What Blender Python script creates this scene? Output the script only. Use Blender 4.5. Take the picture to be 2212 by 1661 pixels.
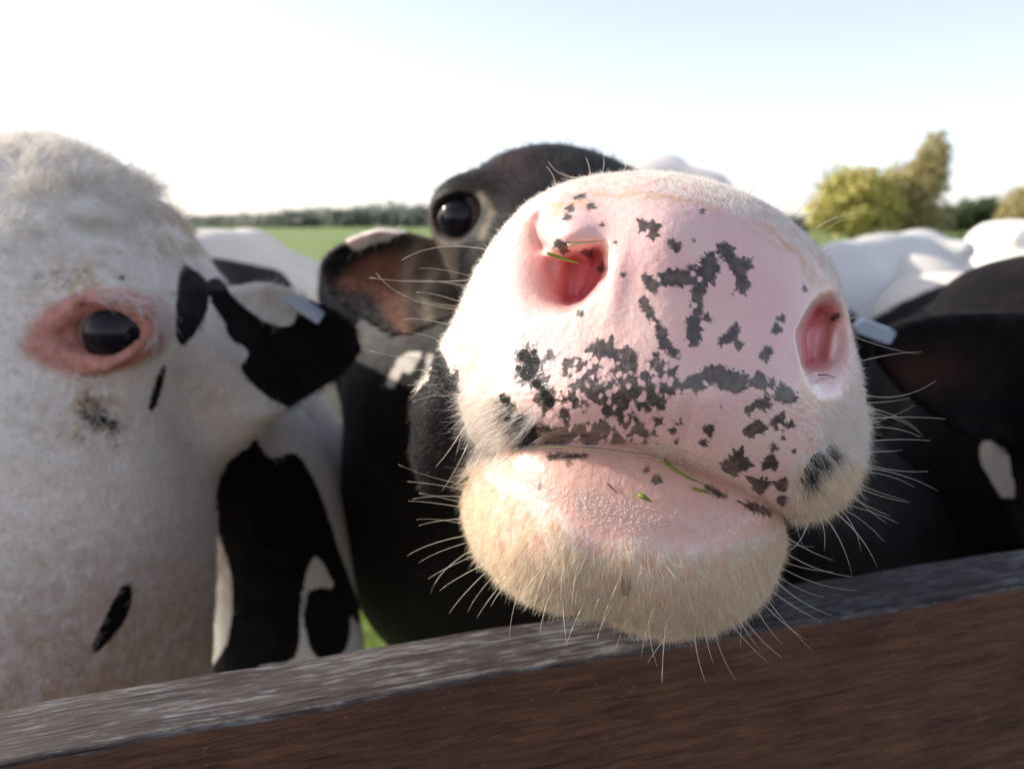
import bpy, bmesh, math, random
import numpy as np
from mathutils import Vector, Matrix
R = math.radians
for o in list(bpy.data.objects):
    bpy.data.objects.remove(o)
SC = bpy.context.scene
COL = SC.collection
rng = np.random.default_rng(7)
random.seed(7)

# ------------------------------------------------------------------ camera, sky, sun
H = 1.28                      # lens height above the ground; the camera sits at x = y = 0
PITCH = 11.5
FPX = 1736.0                  # focal length in pixels of a 2212 px wide picture
CX, CY = 1106.0, 830.5
cam = bpy.data.cameras.new("camera")
cam.sensor_width = 36.0
cam.lens = 36.0 * FPX / 2212.0
cam.clip_start = 0.02
cam.clip_end = 3000
cam.dof.use_dof = True
cam.dof.focus_distance = 0.282
cam.dof.aperture_fstop = 9.6
camo = bpy.data.objects.new("camera", cam)
camo.location = (0, 0, H)
camo.rotation_euler = (R(90 - PITCH), 0, 0)
COL.objects.link(camo)
SC.camera = camo

SUN_DIR = Vector((-0.95, 0.25, 0.0)).normalized()   # horizontal direction towards the sun
SUN_EL = R(26)
sd = Vector((SUN_DIR.x * math.cos(SUN_EL), SUN_DIR.y * math.cos(SUN_EL), math.sin(SUN_EL)))
world = bpy.data.worlds.new("World")
SC.world = world
world.use_nodes = True
wn = world.node_tree
sky = wn.nodes.new("ShaderNodeTexSky")
sky.sky_type = 'NISHITA'
sky.sun_disc = False
sky.sun_elevation = SUN_EL
sky.sun_rotation = math.atan2(sd.x, sd.y)
sky.air_density = 0.6
sky.dust_density = 1.6
sky.ozone_density = 1.0
bg = wn.nodes["Background"]
bg.inputs["Strength"].default_value = 0.15
veil = wn.nodes.new("ShaderNodeMix")          # thin even high haze over the whole sky
veil.data_type = 'RGBA'; veil.blend_type = 'ADD'; veil.inputs[0].default_value = 1.0
veil.inputs[7].default_value = (2.55, 2.30, 2.10, 1)
wn.links.new(sky.outputs[0], veil.inputs[6])
wt = wn.nodes.new("ShaderNodeTexCoord"); wz = wn.nodes.new("ShaderNodeSeparateXYZ"); wr = wn.nodes.new("ShaderNodeMapRange")
wn.links.new(wt.outputs["Generated"], wz.inputs[0]); wn.links.new(wz.outputs[2], wr.inputs[0])   # haze thins out towards the zenith
wr.inputs[1].default_value = 0.0; wr.inputs[2].default_value = 0.8; wr.inputs[3].default_value = 1.15; wr.inputs[4].default_value = 0.25
wn.links.new(wr.outputs[0], veil.inputs[0]); veil.clamp_factor = False
wn.links.new(veil.outputs[2], bg.inputs[0])
sun = bpy.data.lights.new("sun", 'SUN')
sun.energy = 4.6
sun.angle = R(0.53)
sun.color = (1.0, 0.93, 0.82)
suno = bpy.data.objects.new("sun", sun)
suno.rotation_euler = (-sd).to_track_quat('-Z', 'Y').to_euler()
suno.location = (-4, 0, 5)
COL.objects.link(suno)
SC.view_settings.view_transform = 'Standard'
SC.view_settings.look = 'None'
SC.view_settings.gamma = 1
SC.view_settings.use_curve_mapping = False
SC.view_settings.exposure = 0.52
SC.cycles.max_bounces = 8
SC.cycles.transparent_max_bounces = 16

# ------------------------------------------------------------------ helpers: pixel <-> space (planning aid)
cp, sp = math.cos(R(PITCH)), math.sin(R(PITCH))
def P(px, py, d):
    """point seen at picture position px, py at depth d along the optical axis"""
    a = (px - CX) / FPX * d
    b = -(py - CY) / FPX * d
    return np.array([a, d * cp + b * sp, H - d * sp + b * cp])
def proj(p):
    y, z = p[:, 1], p[:, 2] - H
    d = y * cp - z * sp
    up = y * sp + z * cp
    dd = np.maximum(d, 1e-3)
    return CX + FPX * p[:, 0] / dd, CY - FPX * up / dd, d
def on_plane_z(px, py, z):
    v = P(px, py, 1.0) - np.array([0, 0, H])
    t = (z - H) / v[2]
    return np.array([0, 0, H]) + v * t

# ------------------------------------------------------------------ object helpers
def link(o, parent=None):
    COL.objects.link(o)
    if parent is not None:
        o.parent = parent
    return o
def tag(o, label=None, cat=None, group=None, kind=None):
    if label: o['label'] = label
    if cat: o['category'] = cat
    if group: o['group'] = group
    if kind: o['kind'] = kind
    return o
def mesh_obj(name, verts, faces, mat=None, parent=None, smooth=True, loc=None):
    me = bpy.data.meshes.new(name)
    verts = np.asarray(verts, dtype=np.float32)
    if loc is not None:
        verts = verts - np.asarray(loc, dtype=np.float32)
    if isinstance(faces, np.ndarray):
        n, k = faces.shape
        me.vertices.add(len(verts)); me.vertices.foreach_set("co", verts.ravel())
        me.loops.add(n * k); me.loops.foreach_set("vertex_index", faces.ravel().astype(np.int32))
        me.polygons.add(n)
        me.polygons.foreach_set("loop_start", np.arange(0, n * k, k, dtype=np.int32))
        me.update(calc_edges=True); me.validate()
    else:
        me.from_pydata([tuple(v) for v in verts], [], faces)
        me.update()
    if smooth:
        me.polygons.foreach_set("use_smooth", np.ones(len(me.polygons), dtype=bool))
    if mat: me.materials.append(mat)
    o = bpy.data.objects.new(name, me)
    if loc is not None: o.location = loc
    return link(o, parent)
def set_attr(me, name, vals):
    a = me.attributes.new(name, 'FLOAT', 'POINT')
    a.data.foreach_set("value", np.asarray(vals, dtype=np.float32))
def empty(name, loc):
    o = bpy.data.objects.new(name, None)
    o.empty_display_size = 0.1
    o.location = loc
    return link(o)
def child(name, verts, faces, mat, root, **k):
    """a part whose vertices are given in world space"""
    v = np.asarray(verts, dtype=np.float32) - np.array(root.location, dtype=np.float32)
    return mesh_obj(name, v, faces, mat, root, **k)

# ------------------------------------------------------------------ material helpers
def new_mat(name):
    m = bpy.data.materials.new(name)
    m.use_nodes = True
    nt = m.node_tree
    return m, nt, nt.nodes["Principled BSDF"]
class NB:
    def __init__(s, nt): s.nt = nt
    def n(s, t, **kw):
        nd = s.nt.nodes.new(t)
        for k, v in kw.items(): setattr(nd, k, v)
        return nd
    def put(s, sock, v):
        if isinstance(v, bpy.types.NodeSocket): s.nt.links.new(v, sock)
        else:
            if isinstance(v, tuple) and len(v) == 3 and sock.type == 'RGBA': v = v + (1,)
            sock.default_value = v
    def math(s, op, a, b=0.0, c=None, clamp=False):
        nd = s.n("ShaderNodeMath", operation=op, use_clamp=clamp)
        s.put(nd.inputs[0], a); s.put(nd.inputs[1], b)
        if c is not None: s.put(nd.inputs[2], c)
        return nd.outputs[0]
    def step(s, v, a, b, o0=0.0, o1=1.0):
        nd = s.n("ShaderNodeMapRange", interpolation_type='SMOOTHSTEP')
        s.put(nd.inputs[0], v); s.put(nd.inputs[1], a); s.put(nd.inputs[2], b)
        s.put(nd.inputs[3], o0); s.put(nd.inputs[4], o1)
        return nd.outputs[0]
    def mix(s, f, a, b, mode='MIX'):
        nd = s.n("ShaderNodeMix", data_type='RGBA', blend_type=mode)
        s.put(nd.inputs[0], f); s.put(nd.inputs[6], a); s.put(nd.inputs[7], b)
        return nd.outputs[2]
    def attr(s, name): 
        nd = s.n("ShaderNodeAttribute", attribute_name=name)
        return nd.outputs["Fac"]
    def coord(s, scale=None, which="Object"):
        c = s.n("ShaderNodeTexCoord").outputs[which]
        if scale is None: return c
        m = s.n("ShaderNodeMapping"); s.put(m.inputs[0], c)
        m.inputs["Scale"].default_value = scale
        return m.outputs[0]
    def noise(s, vec, scale, detail=3.0, rough=0.5, dist=0.0):
        nd = s.n("ShaderNodeTexNoise")
        s.put(nd.inputs["Vector"], vec); nd.inputs["Scale"].default_value = scale
        nd.inputs["Detail"].default_value = detail; nd.inputs["Roughness"].default_value = rough
        nd.inputs["Distortion"].default_value = dist
        return nd.outputs["Fac"]
    def voro(s, vec, scale, feature='F1', out="Distance"):
        nd = s.n("ShaderNodeTexVoronoi", feature=feature)
        s.put(nd.inputs["Vector"], vec); nd.inputs["Scale"].default_value = scale
        return nd.outputs[out]
    def bump(s, h, strength, dist, normal=None):
        nd = s.n("ShaderNodeBump")
        nd.inputs["Strength"].default_value = strength; nd.inputs["Distance"].default_value = dist
        s.put(nd.inputs["Height"], h)
        if normal is not None: s.put(nd.inputs["Normal"], normal)
        return nd.outputs[0]
def simple_mat(name, col, rough=0.6, spec=0.5, **kw):
    m, nt, b = new_mat(name)
    b.inputs["Base Color"].default_value = (*col, 1); b.inputs["Roughness"].default_value = rough
    b.inputs["Specular IOR Level"].default_value = spec
    for k, v in kw.items(): b.inputs[k].default_value = v
    return m

# ------------------------------------------------------------------ implicit surfaces
def ell(p, c, r, rot=None):
    q = p - np.asarray(c, dtype=np.float32)
    if rot is not None: q = q @ np.asarray(rot, dtype=np.float32)
    r = np.asarray(r, dtype=np.float32)
    k0 = np.sqrt(((q / r) ** 2).sum(1)); k1 = np.sqrt(((q / (r * r)) ** 2).sum(1))
    return k0 * (k0 - 1) / np.maximum(k1, 1e-6)
def cap(p, a, b, ra, rb):
    a = np.asarray(a, dtype=np.float32); b = np.asarray(b, dtype=np.float32)
    ba = b - a; pa = p - a
    t = np.clip((pa @ ba) / (ba @ ba), 0, 1)
    return np.sqrt(((pa - t[:, None] * ba) ** 2).sum(1)) - (ra + (rb - ra) * t)
def smin(a, b, k):
    h = np.maximum(k - np.abs(a - b), 0) / k
    return np.minimum(a, b) - h * h * k * 0.25
def smax(a, b, k): return -smin(-a, -b, k)
def basis(x, up=(0, 0, 1)):
    """columns: x, y, z of a frame whose first axis is x"""
    x = np.array(x, float); x /= np.linalg.norm(x)
    up = np.array(up, float)
    y = np.cross(up, x); y /= np.linalg.norm(y)
    z = np.cross(x, y)
    return np.stack([x, y, z], 1)
def axis(*segs):
    """segs: start, (end, step), (end, step)..."""
    out = [segs[0]]
    for e, st in segs[1:]:
        n = max(1, int(round((e - out[-1]) / st)))
        out += list(np.linspace(out[-1], e, n + 1)[1:])
    return np.array(out, dtype=np.float32)
def surface(fn, xs, ys, zs, slack=None, B=6):
    """naive surface nets of fn = 0 on an uneven grid; only blocks near the surface are evaluated"""
    nx, ny, nz = len(xs), len(ys), len(zs)
    F = np.empty((nx, ny, nz), np.float32)
    bx, by, bz = [np.arange(0, n, B) for n in (nx, ny, nz)]
    def cent(a, b): 
        e = np.minimum(b + B, len(a) - 1)
        return (a[b] + a[e]) / 2, (a[e] - a[b]) / 2
    (mx, hx), (my, hy), (mz, hz) = cent(xs, bx), cent(ys, by), cent(zs, bz)
    C = np.stack(np.meshgrid(mx, my, mz, indexing='ij'), -1).reshape(-1, 3)
    Hh = np.stack(np.meshgrid(hx, hy, hz, indexing='ij'), -1).reshape(-1, 3)
    rad = np.sqrt((Hh ** 2).sum(1))
    fc = fn(C.astype(np.float32))
    lim = rad * 1.5 + 0.006
    if slack is not None: lim = lim + slack(C)
    act = (np.abs(fc) < lim).reshape(len(bx), len(by), len(bz))
    fcr = fc.reshape(act.shape)
    sg = np.where(fcr < 0, -1.0, 1.0).astype(np.float32)
    F[:] = np.repeat(np.repeat(np.repeat(sg, B, 0), B, 1), B, 2)[:nx, :ny, :nz]
    am = np.repeat(np.repeat(np.repeat(act, B, 0), B, 1), B, 2)[:nx, :ny, :nz]
    ii, jj, kk = np.nonzero(am)
    CH = 400000
    for s in range(0, len(ii), CH):
        a, b, c = ii[s:s + CH], jj[s:s + CH], kk[s:s + CH]
        F[a, b, c] = fn(np.stack([xs[a], ys[b], zs[c]], 1))
    F[0] = F[-1] = 1; F[:, 0] = F[:, -1] = 1; F[:, :, 0] = F[:, :, -1] = 1
    S = F < 0
    cnt = np.zeros((nx - 1, ny - 1, nz - 1), np.int8)
    for dx in (0, 1):
        for dy in (0, 1):
            for dz in (0, 1):
                cnt += S[dx:nx - 1 + dx, dy:ny - 1 + dy, dz:nz - 1 + dz]
    ci, cj, ck = np.nonzero((cnt > 0) & (cnt < 8))
    idx = -np.ones(cnt.shape, np.int32)
    idx[ci, cj, ck] = np.arange(len(ci))
    acc = np.zeros((len(ci), 3), np.float32); num = np.zeros(len(ci), np.float32)
    corners = [(a, b, c) for a in (0, 1) for b in (0, 1) for c in (0, 1)]
    vals = {c: F[ci + c[0], cj + c[1], ck + c[2]] for c in corners}
    pos = lambda c: np.stack([xs[ci + c[0]], ys[cj + c[1]], zs[ck + c[2]]], 1)
    for c in corners:
        for ax in range(3):
            if c[ax] == 0:
                e = list(c); e[ax] = 1; e = tuple(e)
                f0, f1 = vals[c], vals[e]
                m = (f0 < 0) != (f1 < 0)
                t = np.where(m, f0 / np.where(m, f0 - f1, 1), 0)
                acc += np.where(m[:, None], pos(c) + t[:, None] * (pos(e) - pos(c)), 0)
                num += m
    V = acc / num[:, None]
    faces = []
    for ax in range(3):
        sl0 = [slice(None)] * 3; sl1 = [slice(None)] * 3
        sl0[ax] = slice(0, -1); sl1[ax] = slice(1, None)
        D = S[tuple(sl0)] != S[tuple(sl1)]
        g = np.stack(np.nonzero(D), 1)
        o1, o2 = [(1, 2), (2, 0), (0, 1)][ax]
        ok = (g[:, o1] > 0) & (g[:, o2] > 0)
        g = g[ok]
        q = []
        for (u, v) in ((-1, -1), (0, -1), (0, 0), (-1, 0)):
            h = g.copy(); h[:, o1] += u; h[:, o2] += v
            h = np.minimum(h, np.array(idx.shape) - 1)
            q.append(idx[h[:, 0], h[:, 1], h[:, 2]])
        q = np.stack(q, 1)
        ins = S[g[:, 0], g[:, 1], g[:, 2]]
        q = np.where(ins[:, None], q, q[:, ::-1])
        faces.append(q[(q >= 0).all(1)])
    return V, np.concatenate(faces)
def grow_sparse(V, Fc):
    return V, Fc

# ------------------------------------------------------------------ traced outlines and depth maps (planning in picture units, stored as space)
MAPX0, MAPY0, MAPS = 880, 300, 3.0
MAPW, MAPH = 360, 380
gx = MAPX0 + MAPS * np.arange(MAPW); gy = MAPY0 + MAPS * np.arange(MAPH)
GX, GY = np.meshgrid(gx, gy, indexing='ij')
def smooth_poly(pts, n=6):
    pts = np.array(pts, float); out = []
    m = len(pts)
    for i in range(m):
        p0, p1, p2, p3 = pts[i - 1], pts[i], pts[(i + 1) % m], pts[(i + 2) % m]
        for t in np.arange(n) / n:
            out.append(0.5 * (2 * p1 + (p2 - p0) * t + (2 * p0 - 5 * p1 + 4 * p2 - p3) * t * t + (3 * p1 - p0 - 3 * p2 + p3) * t ** 3))
    return np.array(out)
def poly_sd(x, y, pts):
    """signed distance to a closed outline, negative inside"""
    pts = np.asarray(pts, float)
    shp = x.shape; x = x.ravel(); y = y.ravel()
    best = np.full(x.shape, 1e18); ins = np.zeros(x.shape, bool)
    for i in range(len(pts)):
        ax, ay = pts[i - 1]; bx_, by_ = pts[i]
        ex, ey = bx_ - ax, by_ - ay
        wx, wy = x - ax, y - ay
        t = np.clip((wx * ex + wy * ey) / max(ex * ex + ey * ey, 1e-9), 0, 1)
        best = np.minimum(best, (wx - t * ex) ** 2 + (wy - t * ey) ** 2)
        if by_ != ay:
            c = ((ay > y) != (by_ > y)) & (x < (bx_ - ax) * (y - ay) / (by_ - ay) + ax)
            ins ^= c
    d = np.sqrt(best)
    return np.where(ins, -d, d).reshape(shp)
def line_d(x, y, pts):
    pts = np.asarray(pts, float)
    if len(pts) == 1: return np.hypot(x - pts[0][0], y - pts[0][1])
    best = np.full(x.shape, 1e18)
    for i in range(1, len(pts)):
        ax, ay = pts[i - 1]; bx_, by_ = pts[i]
        ex, ey = bx_ - ax, by_ - ay
        wx, wy = x - ax, y - ay
        t = np.clip((wx * ex + wy * ey) / max(ex * ex + ey * ey, 1e-9), 0, 1)
        best = np.minimum(best, (wx - t * ex) ** 2 + (wy - t * ey) ** 2)
    return np.sqrt(best)
def tps(ctrl, lam=1e-3):
    c = np.array(ctrl, float); xy = c[:, :2] / 400.0; v = c[:, 2]
    def U(r2): return 0.5 * r2 * np.log(r2 + 1e-12)
    n = len(c)
    K = U(((xy[:, None] - xy[None]) ** 2).sum(-1)) + lam * np.eye(n)
    Pm = np.c_[np.ones(n), xy]
    A = np.block([[K, Pm], [Pm.T, np.zeros((3, 3))]])
    w = np.linalg.solve(A, np.r_[v, 0, 0, 0])
    gxy = np.stack([GX, GY], -1).reshape(-1, 2) / 400.0
    out = np.zeros(len(gxy))
    for i in range(n): out += w[i] * U(((gxy - xy[i]) ** 2).sum(1))
    out += w[n] + gxy @ w[n + 1:]
    return out.reshape(GX.shape)
def blur(a, it):
    for _ in range(it):
        a = (a + np.roll(a, 1, 0) + np.roll(a, -1, 0)) / 3
        a = (a + np.roll(a, 1, 1) + np.roll(a, -1, 1)) / 3
    return a
def sample(m, x, y):
    u = np.clip((x - MAPX0) / MAPS, 0, MAPW - 1.001); v = np.clip((y - MAPY0) / MAPS, 0, MAPH - 1.001)
    i = u.astype(np.int32); j = v.astype(np.int32); fu = u - i; fv = v - j
    return (m[i, j] * (1 - fu) * (1 - fv) + m[i + 1, j] * fu * (1 - fv) + m[i, j + 1] * (1 - fu) * fv + m[i + 1, j + 1] * fu * fv)
def dent(polyg, seeds, its=900):
    """hollow: zero on the outline, pressed in at the seeds, soap film between"""
    ins = poly_sd(GX, GY, polyg) < 0
    fix = np.zeros(GX.shape, bool); val = np.zeros(GX.shape)
    for pts, r, dep in seeds:
        m = (line_d(GX, GY, pts) < r) & ins
        fix |= m; val[m] = dep
    a = val.copy()
    for _ in range(its):
        b = (np.roll(a, 1, 0) + np.roll(a, -1, 0) + np.roll(a, 1, 1) + np.roll(a, -1, 1)) / 4
        a = np.where(fix, val, np.where(ins, b, 0))
    return a

MUZ = smooth_poly([(1185, 412), (1240, 392), (1300, 380), (1380, 374), (1450, 378), (1530, 395), (1600, 418), (1660, 448), (1720, 492), (1770, 542),
    (1803, 590), (1822, 640), (1838, 700), (1852, 770), (1865, 850), (1869, 930), (1862, 1000), (1842, 1052), (1808, 1090), (1765, 1112), (1722, 1118),
    (1680, 1110), (1640, 1090), (1560, 1052), (1480, 1017), (1400, 991), (1300, 976), (1200, 970), (1130, 968), (1080, 962), (1035, 945),
    (998, 918), (976, 880), (963, 830), (960, 780), (967, 730), (987, 670), (1012, 610), (1052, 540), (1097, 482), (1140, 438)])
CHIN = smooth_poly([(1012, 1050), (1060, 1000), (1130, 950), (1300, 935), (1420, 960), (1560, 1015), (1660, 1070), (1690, 1110), (1693, 1170), (1678, 1230),
    (1640, 1295), (1565, 1348), (1470, 1370), (1380, 1358), (1300, 1328), (1200, 1312), (1130, 1288), (1065, 1238), (1015, 1180), (995, 1110)])
MUZ_SD = poly_sd(GX, GY, MUZ); CHIN_SD = poly_sd(GX, GY, CHIN)
D_UP = tps([(1450, 450, .279), (1520, 600, .266), (1560, 700, .2645), (1500, 850, .2625), (1450, 930, .2645), (1600, 900, .265), (1700, 950, .271),
    (1780, 1000, .284), (1830, 900, .297), (1860, 800, .314), (1380, 385, .303), (1600, 440, .296), (1750, 560, .293), (1650, 650, .2715), (1815, 660, .304),
    (1300, 430, .293), (1250, 480, .283), (1250, 520, .281), (1195, 500, .286), (1140, 520, .303), (1100, 600, .303), (1050, 700, .306), (1000, 720, .326),
    (965, 800, .345), (1060, 850, .300), (1130, 780, .287), (1200, 740, .279), (1250, 850, .2715), (1150, 900, .284), (1080, 930, .298), (1250, 950, .274),
    (1010, 900, .324), (1350, 700, .2685), (1335, 600, .271), (1745, 800, .274), (1720, 700, .2765), (1650, 1050, .276), (1560, 1020, .2685), (1380, 970, .269),
    (1720, 1100, .289), (1840, 1060, .310), (1100, 470, .318), (1700, 490, .297), (1180, 640, .286), (900, 850, .40), (1950, 850, .38), (1400, 320, .34)])
NOST_L = smooth_poly([(1168, 446), (1176, 462), (1170, 492), (1178, 524), (1198, 545), (1228, 533), (1268, 524), (1302, 524), (1311, 560), (1311, 597),
    (1298, 622), (1266, 650), (1240, 672), (1200, 680), (1140, 690), (1085, 660), (1062, 595), (1085, 520), (1140, 466)], 4)
NOST_R = smooth_poly([(1778, 634), (1748, 668), (1728, 706), (1722, 732), (1733, 780), (1753, 836), (1790, 868), (1838, 835), (1862, 755), (1850, 680), (1818, 632)], 4)
DENT = dent(NOST_L, [([(1290, 545), (1298, 585), (1282, 618), (1255, 645)], 6, .042), ([(1240, 565), (1250, 610), (1232, 640)], 12, .038), ([(1192, 562), (1200, 600)], 6, .027),
                     *[([(float(np.interp(t_, [0, .35, .65, 1], [1174, 1168, 1169, 1181])), 448 + 86 * t_)], 4.5, .003 + .026 * t_) for t_ in np.linspace(0, 1, 22)]])
DENT = DENT + dent(NOST_R, [([(1768, 668), (1744, 703), (1736, 735), (1743, 785)], 5, .042), ([(1780, 690), (1772, 770)], 10, .038), ([(1805, 720), (1795, 770)], 8, .026), ([(1765, 815)], 6, .018)])
RED = blur(np.clip((DENT - .010) / .030, 0, 1), 4)
DENT = blur(DENT, 1)
for _ in range(1):
    DENT = np.where(DENT > .012, blur(DENT, 3), DENT)
# slight swellings: alar fold, lip rims, philtrum groove
def bump2(px, py, rx, ry, amp, ang=0.0):
    c, s = math.cos(R(ang)), math.sin(R(ang))
    u = ((GX - px) * c + (GY - py) * s) / rx; v = (-(GX - px) * s + (GY - py) * c) / ry
    return amp * np.exp(-(u * u + v * v))
D_UP = D_UP - bump2(1232, 500, 55, 34, .007, -8) - bump2(1330, 600, 25, 90, .0015, 8) - bump2(1735, 750, 16, 110, .0012, 8)
D_UP = D_UP + bump2(1480, 960, 14, 90, .0012, 8) - bump2(1300, 960, 180, 22, .0015, 6) - bump2(1600, 1060, 120, 22, .0015, 25)
D_FRONT = D_UP + DENT
D_CHIN = tps([(1130, 985, .292), (1300, 985, .280), (1450, 1020, .278), (1600, 1080, .283), (1680, 1120, .296), (1020, 1080, .325), (1060, 1150, .303), (1150, 1100, .287),
    (1300, 1080, .277), (1450, 1110, .274), (1580, 1140, .280), (1300, 1160, .2735), (1450, 1180, .272), (1200, 1200, .277), (1100, 1220, .296), (1350, 1260, .271),
    (1480, 1280, .272), (1580, 1260, .280), (1660, 1200, .298), (1300, 1310, .281), (1450, 1350, .283), (1580, 1340, .296), (1000, 1200, .34), (1720, 1250, .33), (1450, 1400, .31)])

# ------------------------------------------------------------------ materials
def coat_core(name, white=(.82, .765, .685), black=(.0065, .006, .007), tan=(.52, .36, .20), pink=(.60, .26, .21)):
    """short cattle hair; attributes: coat (>0 black), dirt, bare (pink skin shows), all per vertex"""
    m, nt, b = new_mat(name); N = NB(nt)
    co = N.coord()
    ed = N.math('ADD', N.math('MULTIPLY', N.math('SUBTRACT', N.noise(co, 70, 4, .65), .5), .9), N.math('MULTIPLY', N.math('SUBTRACT', N.noise(co, 300, 2), .5), .5))
    ck = N.step(N.math('ADD', N.attr("coat"), ed), -.18, .18)
    blot = N.noise(co, 26, 4, .6)
    w = N.mix(N.math('MULTIPLY', N.step(blot, .45, .75), .18), white, (white[0] * .80, white[1] * .72, white[2] * .60))
    strands = N.noise(N.coord((260, 260, 60)), 1.0, 3, .6)
    w = N.mix(N.math('MULTIPLY', N.step(strands, .35, .7), .22), w, (white[0] * .62, white[1] * .60, white[2] * .56))
    dirt_shade = N.math('MULTIPLY', N.attr("dirt_shade"), N.step(N.noise(co, 95, 4, .65), .35, .62))
    w = N.mix(dirt_shade, w, tan)
    w = N.mix(N.attr("bare"), w, N.mix(N.step(N.noise(co, 110, 4, .6), .38, .66), pink, (pink[0] * .72, pink[1] * .62, pink[2] * .50)))
    k = N.mix(N.step(N.noise(co, 40, 4), .45, .8), black, (black[0] * 2.6, black[1] * 2.1, black[2] * 1.8))
    col = N.mix(ck, w, k)
    col = N.mix(N.attr("rust"), col, (.21, .062, .028))
    N.put(b.inputs["Base Color"], col)
    N.put(b.inputs["Roughness"], N.math('ADD', .62, N.math('MULTIPLY', ck, .14)))
    N.put(b.inputs["Specular IOR Level"], N.math('SUBTRACT', .32, N.math('MULTIPLY', ck, .22)))
    b.inputs["Sheen Weight"].default_value = .04
    b.inputs["Sheen Roughness"].default_value = .4
    b.inputs["Sheen Tint"].default_value = (1, .9, .8, 1)
    h = N.math('ADD', N.noise(N.coord((500, 500, 120)), 1.0, 3, .6), N.math('MULTIPLY', N.noise(co, 45, 3), 1.6))
    N.put(b.inputs["Normal"], N.bump(h, .55, .004))
    return m
M_COAT = coat_core("cattle_coat")
M_COAT_FAR = coat_core("clean_white_and_black_coat", white=(.80, .78, .74))

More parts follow.
